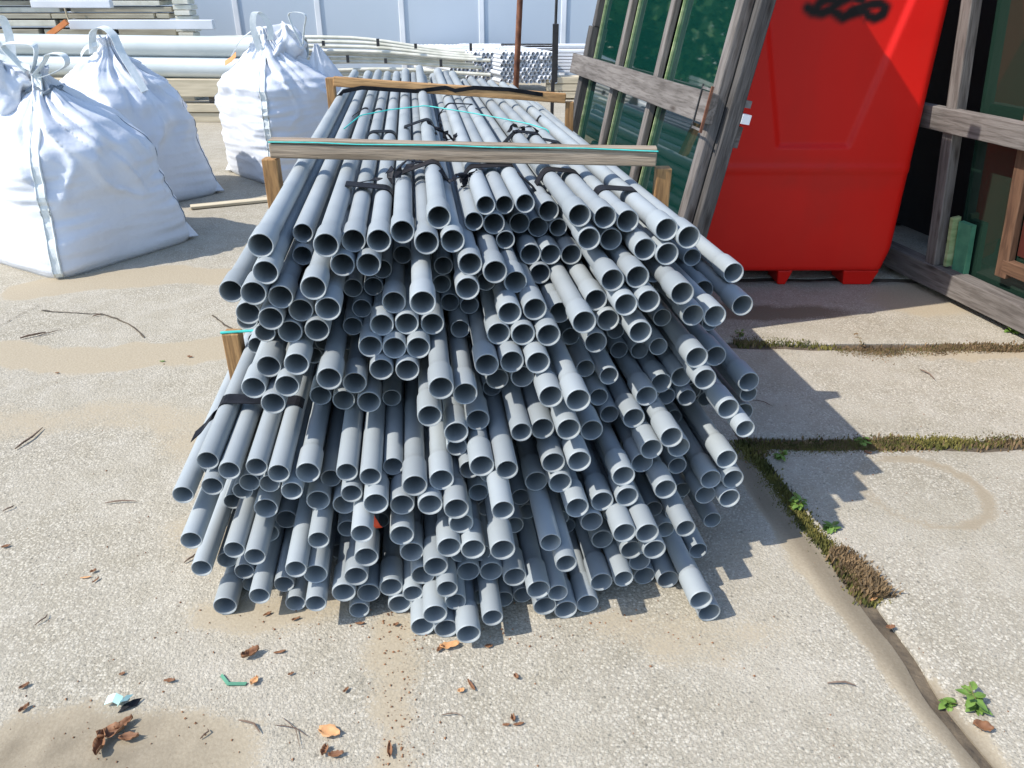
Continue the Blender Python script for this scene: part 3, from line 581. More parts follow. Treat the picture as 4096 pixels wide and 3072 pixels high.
g = G(); g.box(V3(0, 0, 0), V3(1.0, .0, 0), V3(0, .09, 0), V3(0, 0, .02))
pk = g.out('plank', M['plank'], None, False, .003); tag(pk, 'pale plank lying on the concrete behind the front bag', 'plank')
pa, pb = atz(765, 842), atz(1065, 812); pk.location = (pa.x, pa.y, .006); pk.rotation_euler = (0, 0, math.atan2(pb.y - pa.y, pb.x - pa.x))
# small red tape flag between pipe ends
p = atY(1480, 2085, 1.62)
g = G(); g.ribbon([p + V3(-.004, .03, .035), p + V3(0, .02, 0), p + V3(.012, .02, -.03), p + V3(.016, .03, -.045)], V3(1, .2, 0), .018, .001)
tag(g.out('tape', M['redbit']), 'scrap of red tape stuck between pipe ends low on the left', 'tape')

# ---------------------------------------------------------------- big bags
def make_bag(loc, rot, size, prof, apex, seed, label, pleats=15, fold=.16, creases=1.0, name='big_bag', straps=((-1, -1),), seams=((1, -1),), loops=(), tie=None):
    e = empty(name, (loc[0], loc[1], 0), label, 'big bag', 'white big bags of sand', rot)
    NT, NH = 200, 96; zs = [p[0] for p in prof]
    def pf(z):
        for a, b in zip(prof, prof[1:]):
            if a[0] <= z <= b[0]:
                t = (z - a[0]) / (b[0] - a[0]); t = t * t * (3 - 2 * t) * .35 + t * .65; return [a[i] + (b[i] - a[i]) * t for i in range(1, 3)]
        return list(prof[-1][1:])
    ztop = prof[-1][0]; zsh = next(p[0] for p in prof if p[1] < .9 and p[0] > .4)
    def surf(z, th, off=0.0):
        sc, n = pf(z)
        c, s = math.cos(th), math.sin(th); r = (abs(c) ** n + abs(s) ** n) ** (-1 / n) * size / 2 * sc
        up = sstep(zsh * .72, ztop, z); h = size / 2
        # gathered pleats running to the neck
        q = th + .55 * up + .25 * nz(math.cos(th) * 1.5, math.sin(th) * 1.5, z * 3 + seed)
        f = abs(nz(math.cos(q) * pleats * .22, math.sin(q) * pleats * .22, seed * 3.1 + z * .7)) * 2 - .35
        f2 = nz(math.cos(q) * pleats * .55, math.sin(q) * pleats * .55, seed * 7.7 + z * 2)
        r *= 1 + up * fold * (f * 1.1 + f2 * .7)
        # sagging pockets below the shoulder
        sag = sstep(zsh * .45, zsh * .85, z) * (1 - sstep(zsh * 1.0, zsh * 1.35, z))
        r += size * .035 * sag * nz(math.cos(th) * 3, math.sin(th) * 3, z * 7 + seed)
        # horizontal stretch creases near the corners
        side = abs(math.sin(2 * th)); lo = 1 - sstep(zsh * .7, zsh, z)
        cr = nz(math.cos(th) * 2.2 + seed, math.sin(th) * 2.2, z * 26); r += .009 * creases * lo * (.35 + side ** 3) * cr
        r += .012 * lo * nz(math.cos(th) * 1.5, math.sin(th) * 1.5, z * 5 + seed)
        cz = nz(math.cos(th + z * .9) * 2.3 + seed, math.sin(th + z * .9) * 2.3, z * 2.2 + seed)
        rg = max(0, 1 - abs(cz) * 5.5); md = sstep(zsh * .35, zsh * .7, z) * (1 - sstep(ztop * .9, ztop, z))
        r += size * (.022 * rg * rg - .010 * max(0, -cz)) * md
        r += off
        ax = apex[0] * sstep(zsh * .7, ztop, z); ay = apex[1] * sstep(zsh * .7, ztop, z)
        zz = z + (.03 * up * nz(th * 2, z * 3, seed) if z > zsh else 0)
        return Vector((c * r + ax, s * r + ay, zz))
    V = []; F = []
    for i in range(NH + 1):
        z = ztop * (i / NH) ** .9
        for k in range(NT): V.append(surf(z, 2 * math.pi * k / NT))
    for i in range(NH):
        for k in range(NT): F.append((i * NT + k, i * NT + (k + 1) % NT, (i + 1) * NT + (k + 1) % NT, (i + 1) * NT + k))
    F.append(tuple(NH * NT + k for k in range(NT))); F.append(tuple(range(NT))[::-1])
    body = mesh('sack', V, F, M['bag'], e, True)
    for sx, sy in straps:
        th = math.atan2(sy, sx); g = G(); pts = []; wd = []
        tang = Vector((-math.sin(th), math.cos(th), 0))
        for k in range(46):
            z = .015 + (ztop - .05) * k / 45; p = surf(z, th, .006); pts.append(p); wd.append(tang)
        g.ribbon(pts, wd, .055, .008); cs_ = g.out('corner_strap', M['strap_w'], e)
        g = G(); g.tube([p + tang * .022 + Vector((math.cos(th), math.sin(th), 0)) * .005 for p in pts], .0045, 5); g.out('piping', M['strap_w'], cs_, True)
        g = G(); g.tube([p - tang * .022 + Vector((math.cos(th), math.sin(th), 0)) * .005 for p in pts], .0045, 5); g.out('piping', M['strap_w'], cs_, True)
    for sx, sy in seams:
        th = math.atan2(sy, sx); g = G(); g.tube([surf(.0 + ztop * .9 * k / 60, th, .002) for k in range(61)], .0028, 5); g.out('seam', M['seam'], e)
        # the pinched corner ear at the foot
        c = surf(.03, th); d = Vector((math.cos(th), math.sin(th), 0)); tt = Vector((-d.y, d.x, 0))
        V = [c - d * .03 - tt * .06, c + d * .05 + Vector((0, 0, -.012)), c - d * .03 + tt * .06, c - d * .012 + Vector((0, 0, .09)), c - d * .03 + Vector((0, 0, -.028))]
        mesh('corner_ear', V, [(0, 1, 3), (1, 2, 3), (0, 4, 1), (1, 4, 2)], M['bag'], e, False)
    top = Vector((apex[0], apex[1], ztop))
    for lp_ in loops:                                # (start, mid, end) offsets from the neck, width direction
        pts = [top + Vector((q[0] * .82, q[1] * .9, q[2] * .85)) for q in lp_[0]]; fine = []
        n = len(pts)
        for k in range(n - 1):
            p0, p1, p2, p3 = pts[max(0, k - 1)], pts[k], pts[k + 1], pts[min(n - 1, k + 2)]
            for t in [j / 8 for j in range(8)]:
                fine.append(.5 * ((2 * p1) + (p2 - p0) * t + (2 * p0 - 5 * p1 + 4 * p2 - p3) * t * t + (3 * p1 - p0 - 3 * p2 + p3) * t ** 3))
        fine.append(pts[-1]); g = G(); g.ribbon(fine, lp_[1], lp_[2] if len(lp_) > 2 else .05, .004); g.out('lifting_loop', M['strap_w'], e)
    if tie:
        z0 = tie; g = G(); ring = [surf(z0, 2 * math.pi * k / 24, .008) for k in range(25)]; g.tube(ring, .012, 6, False); g.out('tie', M['seam'], e)
    return e, body
def crump(e, c, r, seed, parent_name='liner'):      # crumpled inner liner sticking out of the neck
    V = []; F = []; NT, NH = 48, 24
    for i in range(NH + 1):
        for k in range(NT):
            th = 2 * math.pi * k / NT; t = i / NH
            rr = r * (.55 + .5 * math.sin(t * 2.6 + .3)) * (1 + .55 * nz(math.cos(th) * 2.5, math.sin(th) * 2.5, t * 4 + seed))
            if t > .93: rr *= (1 - t) / .07
            V.append(Vector(c) + Vector((math.cos(th) * rr, math.sin(th) * rr, t * r * 2.1 + .5 * r * nz(math.cos(th) * 2, math.sin(th) * 2, seed + t))))
    for i in range(NH):
        for k in range(NT): F.append((i * NT + k, i * NT + (k + 1) % NT, (i + 1) * NT + (k + 1) % NT, (i + 1) * NT + k))
    return mesh('liner', V, F, M['bag'], e, True)
profA = [(0, .96, 9), (.04, 1.0, 8), (.2, 1.0, 5), (.4, .95, 3.6), (.56, .95, 3.0), (.68, .88, 2.7), (.80, .69, 2.4), (.92, .36, 2.1), (1.0, .15, 2), (1.06, .075, 2), (1.1, .11, 2)]
def rotv(x, y, a): return (x * math.cos(a) + y * math.sin(a), -x * math.sin(a) + y * math.cos(a))
def lp2(a, pts): return [(*rotv(x, y, a), z) for x, y, z in pts]
def wdv(a, x, y, z=0): return Vector((*rotv(x, y, a), z))
a1 = math.atan2(.86, .51)
b1, _ = make_bag((-2.81, 4.91), a1, 1.02, profA, (-.02, -.03), 3, 'nearest white big bag with a tied neck and a webbing strap down its front corner', 13, .30, 1.2,
    straps=((-1, -1),), seams=((1, -1),), tie=.98,
    loops=[(lp2(a1, [(-.03, -.1, -.02), (-.09, -.10, .06), (-.14, -.1, .14), (-.05, -.09, .155), (.06, -.08, .14), (.05, -.1, .05), (.0, -.1, -.03)]), wdv(a1, 0, 1, .2), .055),
           (lp2(a1, [(.02, -.1, -.04), (.10, -.08, .04), (.13, -.06, .085), (.22, -.05, .08), (.235, -.06, .02), (.15, -.09, -.03), (.05, -.1, -.06)]), wdv(a1, .2, 1, .1), .05),
           (lp2(a1, [(-.0, -.1, 0), (-.12, -.1, .05), (-.3, -.12, .11), (-.5, -.1, .12)]), wdv(a1, 0, .3, 1), .035)])
crump(b1, (-.14, .10, .80), .15, 4)
a2 = math.atan2(.78, .62)
profB = [(z * 1.06, s, n) for z, s, n in profA[:-1]] + [(1.18, .12, 2)]
b2, _ = make_bag((-3.06, 6.27), a2, 1.0, profB, (.0, -.08), 8, 'white big bag standing behind the nearest one, its neck pulled to a peak', 14, .32, 1.0, straps=(), seams=((1, -1),), tie=None,
    loops=[(lp2(a2, [(-.1, -.1, -.12), (-.06, -.1, .04), (.02, -.08, .08), (.10, -.08, .02), (.14, -.1, -.10), (.22, -.14, -.25), (.32, -.2, -.42)]), wdv(a2, .6, .8, .2), .06),
           (lp2(a2, [(-.05, -.1, -.05), (-.14, -.12, -.08), (-.2, -.12, -.14)]), wdv(a2, 0, .3, 1), .03)])
a3 = math.atan2(.71, .71)
profC = [(0, .94, 8), (.05, 1.0, 6), (.3, 1.04, 5), (.6, 1.03, 5), (.76, .99, 4.5), (.82, .9, 3.6), (.90, .68, 2.6), (.98, .47, 2.2), (1.06, .28, 2), (1.14, .17, 2), (1.2, .13, 2)]
b3, _ = make_bag((-2.0, 7.12), a3, .9, profC, (-.13, -.05), 13, 'white big bag behind the pile, its loops standing up and crumpled liner showing', 13, .28, 1.6, straps=((-1, -1),), seams=((-1, 1),),
    loops=[(lp2(a3, [(-.02, -.16, -.2), (-.05, -.17, .0), (-.03, -.15, .13), (.03, -.12, .13), (.09, -.1, .02), (.08, -.1, -.1)]), wdv(a3, 1, .2, 0), .05),
           (lp2(a3, [(-.08, -.14, -.02), (-.2, -.12, -.1), (-.32, -.1, -.24)]), wdv(a3, .2, 1, .4), .04),
           (lp2(a3, [(.36, -.0, -.16), (.30, -.02, .0), (.27, -.02, .12), (.35, -.02, .14), (.43, -.02, .11), (.40, -.0, .0), (.37, 0, -.14)]), wdv(a3, .2, 1, 0), .03)])
crump(b3, (.02, -.10, .90), .15, 9)
# pulled-up ear of cloth on the right of that bag
V = []; F = []
ex, ey = rotv(.40, -.05, a3)
for i in range(13):
    t = i / 12; w = .20 * (1 - t) + .012; zc = .72 + .36 * t
    for k in range(17):
        u = k / 16 - .5; q = Vector((ex, ey, 0)) + wdv(a3, 1, .25) * (u * 2 * w - .05 * t) + wdv(a3, .1, -1) * (.06 * (1 - 4 * u * u) * (1 - t) + .025 * nz(u * 6, t * 2, 3))
        V.append(Vector((q.x, q.y, zc)))
for i in range(12):
    for k in range(16): F.append((i * 17 + k, i * 17 + k + 1, (i + 1) * 17 + k + 1, (i + 1) * 17 + k))
o = mesh('corner_ear', V, F, M['bag'], b3, True); so_ = o.modifiers.new('thick', 'SOLIDIFY'); so_.thickness = .006
g = G(); g.ribbon([V3(*rotv(-.42, -.12, a3), .93), V3(*rotv(-.36, -.13, a3), .96), V3(*rotv(-.31, -.14, a3), 1.0)], wdv(a3, 0, .4, 1), .04, .002); g.out('tag', M['orange'], b3)
b4, _ = make_bag((-4.1, 6.1), R(52), .95, profB, (.12, -.1), 21, 'white big bag at the left edge, one loop standing above its neighbours', 12, .2, 1.0, straps=(), seams=((1, -1),),
    loops=[([(.20, -.1, -.2), (.14, -.1, .06), (.17, -.1, .15), (.26, -.1, .15), (.28, -.1, .0), (.25, -.1, -.2)], V3(.7, -.5, 0), .06)])

# ---------------------------------------------------------------- glass rack beside the pile
RB = V3(.705, 3.46, 0); RE = V3(-.18, .984, 0).normalized(); RG = V3(.175, .03, .984).normalized(); RN = RE.cross(RG).normalized()
if RN.x > 0: RN = -RN
rack = empty('glass_rack', tuple(RB), 'weathered timber rack holding upright green glass sheets beside the pipes', 'glass rack')
def rp(q, w, n=0): return RB + RE * q + RG * w + RN * n
def rbar(name, q, w0, w1, wd, dp, n=0, m='wood_old_z'):
    return timber(name, rp(q, w0, n), rp(q, w1, n), wd, dp, M[m], rack, up=tuple(RN))
TOPW = 2.22
def rtim(name, p0, p1, a, b, m): return timber(name, p0, p1, a, b, M[m], rack, up=tuple(RN), bevel=.005)
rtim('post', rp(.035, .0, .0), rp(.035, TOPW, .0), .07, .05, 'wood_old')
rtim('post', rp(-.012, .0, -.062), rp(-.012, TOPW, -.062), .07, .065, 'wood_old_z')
rtim('glazing_bar', rp(.80, .05, .0), rp(.80, TOPW - .05, .0), .06, .035, 'wood_old')
rtim('glazing_bar', rp(1.46, .05, .0), rp(1.46, TOPW - .05, .0), .06, .035, 'wood_old')
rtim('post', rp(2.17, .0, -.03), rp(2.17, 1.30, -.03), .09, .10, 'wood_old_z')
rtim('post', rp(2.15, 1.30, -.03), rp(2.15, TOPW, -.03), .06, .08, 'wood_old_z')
timber('rail', rp(-.03, 1.07, .045), rp(2.30, 1.05, .045), .045, .125, M['wood_old'], rack, up=tuple(RG))
timber('rail', rp(-.03, .06, .045), rp(2.30, .06, .045), .06, .12, M['wood_old'], rack, up=tuple(RG))
timber('rail', rp(-.03, TOPW - .05, .045), rp(2.30, TOPW - .05, .045), .045, .12, M['wood_old'], rack, up=tuple(RG))
def slabbox(g, q0, q1, w0, w1, n0, n1):
    g.box(rp(q0, w0, n0), RE * (q1 - q0), RG * (w1 - w0), RN * (n1 - n0))
def rpart(name, q0, q1, w0, w1, n0, n1, m, bev=0):
    g = G(); slabbox(g, q0, q1, w0, w1, n0, n1); o = g.out(name, M[m], None, False, bev); o.parent = rack
    o.matrix_parent_inverse = Matrix.Translation(-RB); return o
for n, (q0, q1, dn) in enumerate([(.02, .785, -.032), (.82, 1.44, -.028), (1.48, 2.12, -.034)]):
    rpart('glass_sheet', q0, q1, .10, 2.17, dn - .05, dn, 'glass', .002)
    rpart('glass_edge', q1 - .036, q1 - .028, .10, 2.1, dn + .001, dn + .012, 'glass_edge')
    rpart('glass_sheet', q0 + .0, q1 - .0, .12, 2.16, dn - .061, dn - .053, 'glass')
rpart('bottom_board', .0, 2.15, .0, .14, -.12, -.03, 'wood_old_z')  # unseen board added to keep sun from leaking under the rack
for w in (.98, 1.145): rpart('bracket', -.03, .06, w - .005, w + .005, .069, .073, 'galv')
rpart('bracket', -.045, -.038, .97, 1.16, .068, .080, 'rust'); rpart('bracket', .060, .068, .97, 1.16, .069, .074, 'steel')
rpart('rail_end', -.03, .06, 1.10, 1.13, -.128, -.094, 'galv'); rpart('rail_end', -.03, .06, .93, 1.02, -.122, -.094, 'wood_old')
rpart('label_tag', -.05, .0, 1.035, 1.075, -.134, -.094, 'white_p')

# ---------------------------------------------------------------- red tank
TX0, TX1, TY = 1.03, 2.13, 4.15; TZ = .085; TH = 2.15
tank = empty('plastic_tank', ((TX0 + TX1) / 2, TY + .55, 0), 'tall red plastic tank on moulded feet with black spray paint near the top', 'tank')
ti = Matrix.Translation(-Vector(tank.location))
def tpart(g, name, m, bev=0, smooth=False):
    o = g.out(name, m, None, smooth, bev); o.parent = tank; o.matrix_parent_inverse = ti; return o
def panel_d(x, z):
    cx = (TX0 + TX1) / 2
    half = .19 + .17 * (z - .77) / .69; ins = min(half - abs(x - cx), z - .77, 2.0 - z)
    if z < .77: ins = min(z - .77, ins)
    return -.016 * sstep(-.006, .022, ins)
scr = [(300, 40), (330, 62), (380, 66), (420, 48), (455, 72), (480, 92), (520, 72), (560, 60), (600, 62), (612, 85), (645, 95), (685, 75), (700, 40), (670, 18), (630, 22), (560, 40), (520, 62)]
scr2 = [(430, 40), (470, 5), (520, -15), (580, 2)]; scr3 = [(340, 50), (370, 8), (410, -8), (450, 15)]
def W3(l): return [(lambda q: (q.x, q.z))(atY(3000 + a / 1.2765, b / 1.2765, TY)) for a, b in l]
S1, S2, S3 = W3(scr), W3(scr2), W3(scr3)
V = []; F = []; pa_ = []; gr = []
nx, nz_ = 90, 200
for j in range(nz_ + 1):
    for i in range(nx + 1):
        x = TX0 + (TX1 - TX0) * i / nx; z = TZ + (TH - TZ) * j / nz_
        ex_ = min(x - TX0, TX1 - x); y = TY - panel_d(x, z)
        if ex_ < .05: y += .05 - math.sqrt(max(0, .05 ** 2 - (.05 - ex_) ** 2))
        zz_ = z - TZ
        if zz_ < .03: y += .03 - math.sqrt(max(0, .03 ** 2 - (.03 - zz_) ** 2))
        y -= .006 * (1 - sstep(.012, .03, abs(z - .66)))
        y += .004 * nz(x * 2, z * 2, 3)
        taper = .03 * (1 - sstep(TZ, TZ + .16, z)) * (1 if x > 1.58 else -1) * abs(x - 1.58) / .55
        V.append((x - taper, y, z))
        d = min(segd(x, z, S1), segd(x, z, S2), segd(x, z, S3)) + .004 * nz(x * 30, z * 30)
        pa_.append(1 - sstep(.010, .042, d))
        gg = .7 * ell(x, z, 1.72, .60, .36, .05, .7) + .7 * ell(x, z, 1.70, .50, .10, .16, .6) + .4 * ell(x, z, 1.5, .68, .5, .04, .6) + .25 * sstep(-.1, .3, nz(x * 5, z * 2.2, 7))
        gr.append(min(1, gg * (.5 + .9 * abs(nz(x * 14, z * 9, 4)) + .3)))
W = nx + 1
for j in range(nz_):
    for i in range(nx): F.append((j * W + i, j * W + i + 1, (j + 1) * W + i + 1, (j + 1) * W + i))
o = mesh('front_wall', V, F, M['red'], None, True); o.parent = tank; o.matrix_parent_inverse = ti
at1 = o.data.attributes.new('paint', 'FLOAT', 'POINT'); at1.data.foreach_set('value', pa_)
at2 = o.data.attributes.new('grime', 'FLOAT', 'POINT'); at2.data.foreach_set('value', gr)
# body behind: side walls follow the tapered foot
V = []; F = []
prof_z = [TZ, TZ + .03, .2, .35, .6, 1.2, TH - .04, TH]
for z in prof_z:
    tp = .03 * (1 - sstep(TZ, TZ + .16, z)); ins = .03 if z in (TZ, TH) else 0
    V += [(TX0 + tp + ins, TY + .05, z), (TX1 - tp - ins, TY + .05, z), (TX1 - tp - ins, TY + 1.1, z), (TX0 + tp + ins, TY + 1.1, z)]
for i in range(len(prof_z) - 1):
    for k in range(4): F.append((i * 4 + k, i * 4 + (k + 1) % 4, (i + 1) * 4 + (k + 1) % 4, (i + 1) * 4 + k))
F.append((3, 2, 1, 0)); n_ = (len(prof_z) - 1) * 4; F.append((n_, n_ + 1, n_ + 2, n_ + 3))
g = G(); g.add(V, F); tpart(g, 'tank_shell', M['red'])
for (x0, x1, b0, b1) in ((1.885, 2.09, 1.90, 2.06), (1.51, 1.60, 1.525, 1.57), (1.07, 1.27, 1.10, 1.26)):
    for yy in (TY + .02, TY + .85):
        g = G(); g.add([(x0, yy, TZ + .004), (x1, yy, TZ + .004), (x1, yy + .2, TZ + .004), (x0, yy + .2, TZ + .004), (b0, yy + .01, 0), (b1, yy + .01, 0), (b1, yy + .19, 0), (b0, yy + .19, 0)],
                     [(0, 1, 2, 3), (7, 6, 5, 4), (4, 5, 1, 0), (5, 6, 2, 1), (6, 7, 3, 2), (7, 4, 0, 3)]); tpart(g, 'foot', M['red'], .008)

# ---------------------------------------------------------------- second glass rack, right
QB = V3(2.62, 3.0, 0); QE = V3(-.24, 1.0, 0).normalized()
r2 = empty('glass_rack', tuple(QB), 'timber rack at the right edge with dark glass and a brown framed window', 'glass rack')
QG = V3(-.115, 0, .985).normalized(); QN = QE.cross(QG).normalized()
if QN.x > 0: QN = -QN
def qp(q, w, n=0): return QB + QE * q + QG * w + QN * n
def qt(name, p0, p1, a, b, m, up=None): return timber(name, p0, p1, a, b, M[m], r2, up=tuple(up or QN), bevel=.005)
timber('base_rail', qp(-.6, .10), qp(2.0, .10), .10, .12, M['wood_old'], r2)
timber('rail', qp(-.6, .93, .03), qp(1.9, .93, .03), .045, .115, M['wood_old'], r2, up=tuple(QG))
qt('post', qp(1.12, .16), qp(1.12, 2.1), .072, .06, 'wood_old')
qt('post', qp(2.0, .0, -.1), qp(2.0, 1.7, -.1), .085, .07, 'wood_old')
qt('post', qp(-.55, .16), qp(-.55, 2.1), .085, .06, 'wood_old')
def qpart(name, q0, q1, w0, w1, n0, n1, m, bev=0):
    g = G(); g.box(qp(q0, w0, n0), QE * (q1 - q0), QG * (w1 - w0), QN * (n1 - n0)); o = g.out(name, M[m], None, False, bev); o.parent = r2; o.matrix_parent_inverse = Matrix.Translation(-QB); return o
qpart('glass_sheet', -.5, 1.05, .14, 2.0, -.10, -.08, 'glass_dim')
qpart('glass_sheet', -.4, .92, .16, 2.0, -.15, -.12, 'glass_dim')
qpart('backing', -.6, 2.1, .05, 2.2, -.50, -.47, 'black_cover')  # added sheet, its black paints the shade inside the rack
qpart('window_panel', -.5, .66, .34, 1.95, -.079, -.070, 'brown_panel')
for a, b in (((.70, .22), (.70, 2.0)), ((-.5, .28), (.70, .28)), ((-.5, 1.06), (.66, 1.06))):
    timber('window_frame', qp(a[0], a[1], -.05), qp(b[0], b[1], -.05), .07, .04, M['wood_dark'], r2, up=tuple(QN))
qpart('glass_offcut', .93, 1.02, .14, .42, -.06, -.03, 'greenbit'); qpart('glass_offcut', 1.03, 1.05, .17, .44, -.05, .0, 'glass_edge')
tp = empty('covered_stack', (3.3, 6.2, 0), 'black covered stack in the gap behind the red tank and right rack', 'covered stack')  # added backdrop: its two black boxes paint the shade in the gap
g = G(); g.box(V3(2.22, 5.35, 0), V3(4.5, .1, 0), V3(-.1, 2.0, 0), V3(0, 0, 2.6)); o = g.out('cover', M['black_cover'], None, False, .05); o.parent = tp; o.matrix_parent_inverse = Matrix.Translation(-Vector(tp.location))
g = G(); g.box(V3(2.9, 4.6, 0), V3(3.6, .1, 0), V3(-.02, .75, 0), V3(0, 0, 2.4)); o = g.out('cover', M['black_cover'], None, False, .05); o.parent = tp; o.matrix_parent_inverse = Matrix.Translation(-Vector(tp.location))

# ---------------------------------------------------------------- background
wall = empty('panel_wall', (-3, 14, 0), 'pale blue-white panel wall with raised vertical ribs across the background', 'wall')
wi = Matrix.Translation(-Vector(wall.location))
WH = 1.36
ribs = [-12.6, -11.25, -9.9, -8.55, -7.2, -5.85, -4.52, -3.18, -1.81, -.50, .85, 2.2, 3.55, 4.9]
for x0, x1 in zip(ribs, ribs[1:]):
    g = G(); g.box(V3(x0 + .045, 14.0, .12), V3(x1 - x0 - .09, 0, 0), V3(0, .05, 0), V3(0, 0, WH - .12)); o = g.out('panel', M['panel'], None); o.parent = wall; o.matrix_parent_inverse = wi
for x in ribs:
    g = G(); g.box(V3(x - .045, 13.975, .0), V3(.09, 0, 0), V3(0, .07, 0), V3(0, 0, WH + .02)); o = g.out('rib', M['white_p'], None, False, .01); o.parent = wall; o.matrix_parent_inverse = wi
g = G(); g.box(V3(ribs[0], 13.96, 0), V3(ribs[-1] - ribs[0], 0, 0), V3(0, .02, 0), V3(0, 0, .12)); o = g.out('plinth', M['white_p'], None); o.parent = wall; o.matrix_parent_inverse = wi

def hollow(g, p0, p1, r, n=28, wall_=.012):
    p0, p1 = Vector(p0), Vector(p1); d = (p1 - p0).normalized(); a = d.cross(V3(0, 0, 1)).normalized(); b = a.cross(d); V = []; F = []
    for rr, e in ((r, 0), (r, 1), (r - wall_, 1), (r - wall_, 0)):
        for k in range(n): th = 2 * math.pi * k / n; V.append((p1 if e else p0) + (a * math.cos(th) + b * math.sin(th)) * rr)
    for i in range(4):
        for k in range(n): F.append((i * n + k, i * n + (k + 1) % n, ((i + 1) % 4) * n + (k + 1) % n, ((i + 1) % 4) * n + k))
    g.add(V, F)
for n, (zc, lab) in enumerate([(.86, 'upper of two long pale grey drain tubes behind the bags'), (.63, 'lower of two long pale grey drain tubes behind the bags')]):
    g = G(); hollow(g, (-9.5, 10.35, zc + .03), (-2.45, 9.95 - .05 * n, zc - .025), .118); o = g.out('tube', M['tube'], None, True)
    tag(o, lab, 'tube', 'pale grey drain tubes'); o.data.set_sharp_from_angle(angle=R(40)) if hasattr(o.data, 'set_sharp_from_angle') else None
# timber baulks and planks under the tubes, each plank its own thing
lay = [(.32, .14), (.0, .13)]
for n, (z, h) in enumerate([(.0, .11), (.12, .10), (.30, .20)]):
    for m_ in range(2):
        x0 = -8.9 + 3.05 * m_
        g = G(); g.box(V3(0, 0, 0), V3(3.0, 0, 0), V3(0, .16 + .02 * n, 0), V3(0, 0, h)); o = g.out('timber_baulk', M['plank'], None, False, .008)
        o.location = (x0 + .12 * n, 9.9 - .02 * n + .02 * m_, z); o.rotation_euler = (0, 0, R(-1.2))
        tag(o, 'pale timber baulk under the drain tubes, %s layer, %s half' % (['lowest', 'middle', 'top'][n], ['left', 'right'][m_]), 'timber', 'timber baulks under the drain tubes')
for n, x in enumerate((-8.0, -5.2, -3.7)):
    g = G(); g.box(V3(x, 9.93, .22), V3(.12, 0, 0), V3(0, .3, 0), V3(0, 0, .078)); tag(g.out('spacer_block', M['wood_old']), 'dark spacer block between timber layers, %s from the left' % ORD[n], 'block', 'spacer blocks')
# stacks of profiles at the upper left
st = empty('profile_stack', (-6.5, 11.6, 0), 'stack of khaki and cream plastic profiles bundled at the upper left', 'profile stack')
def st_box(name, x0, x1, z0, z1, y, d, m):
    g = G(); g.box(V3(x0, y, z0), V3(x1 - x0, 0, 0), V3(0, d, 0), V3(0, 0, z1 - z0)); o = g.out(name, M[m], None, False, .006); o.parent = st; o.matrix_parent_inverse = Matrix.Translation(-Vector(st.location)); return o
rr = random.Random(5)
z = .72
while z < 1.55:
    h = rr.choice((.045, .06, .075)); gap = rr.choice((.012, .02, .04))
    x = -9.5
    while x < -4.75:
        L_ = rr.uniform(.8, 2.2); e = min(-4.62 - rr.uniform(0, .1), x + L_)
        if e - x > .15: st_box('profile', x, e, z, z + h, 11.7 + rr.uniform(-.03, .05), .5, rr.choice(('khaki', 'khaki', 'khaki', 'cream')))
        x = e + rr.choice((.02, .06, .15))
    z += h + gap
z = .72; k = 0
for k in range(12): st_box('end_profile', -4.58 + rr.uniform(-.03, .03), -4.36 + .02 * (k % 2), .72 + k * .068, .72 + k * .068 + .058, 11.55 + .02 * (k % 2), .25, 'cream')
st_box('pallet_block', -9.4, -4.4, .55, .70, 11.75, .5, 'black'); st_box('pallet_block', -9.2, -4.6, .0, .55, 11.8, .4, 'khaki')
g = G(); g.box(atY(280, 118, 11.2), V3(1.9, 0, 0), V3(0, .1, 0), V3(0, 0, .115)); tag(g.out('white_box_profile', M['white_p'], None, False, .008), 'white box profile lying in front of the khaki stack', 'profile')
g = G(); g.box(atY(125, 32, 11.3), V3(1.05, 0, 0), V3(0, .1, 0), V3(0, 0, .09)); tag(g.out('white_box_profile', M['white_p'], None, False, .008), 'short white profile high in the khaki stack at the upper left', 'profile')
g = G(); q = atY(195, 140, 11.05); g.ribbon([q, q + V3(.18, 0, .1), q + V3(.27, .02, .16)], V3(0, 1, 0), .05, .06); tag(g.out('board_offcut', M['orange']), 'orange board end leaning on the white box profile', 'board')
g = G(); q = atY(278, 90, 11.6); g.tube([q, q + V3(-.02, 0, .2), q + V3(-.04, 0, .36)], .012, 6); tag(g.out('lath', M['plank']), 'thin pale lath leaning upright against the khaki stack', 'lath')
# bundles of long thin white conduit with black clips
for n in range(13):
    yy = 11.0 - .05 * (n % 4); zc = .88 - .045 * n - (.05 if n > 6 else 0); g = G(); pts = []
    x0, x1 = -4.1 + .1 * (n % 3), -.62 + .45 * ((n * 5) % 4) / 4 - .0 * n
    for k in range(15):
        t = k / 14; x = x0 + (x1 - x0) * t
        pts.append(V3(x, yy, zc - .16 * sstep(.55, 1.05, t) * (1 - n / 16) + .05 * math.sin(t * 5 + n * .5) * (.5 if n > 6 else .3)))
    g.tube(pts, .021, 8); tag(g.out('conduit', M['cream']), 'long thin cream conduit in the sagging bundle before the wall, %s from the top' % ORD[n], 'conduit', 'cream conduits in the sagging bundle')
for n in range(16):
    x = -3.6 + .2 * n + .06 * math.sin(n * 3); z = .80 - .20 * (n % 3) - .06 * sstep(-2, -.6, x); g = G(); g.box(V3(x, 10.79, z), V3(.035, 0, 0), V3(0, .03, 0), V3(0, 0, .06 + .03 * (n % 2)))
    tag(g.out('clip', M['steel']), 'black clip on the sagging conduit bundle, %s from the left' % ORD[n], 'clip', 'black clips on the conduit bundle')
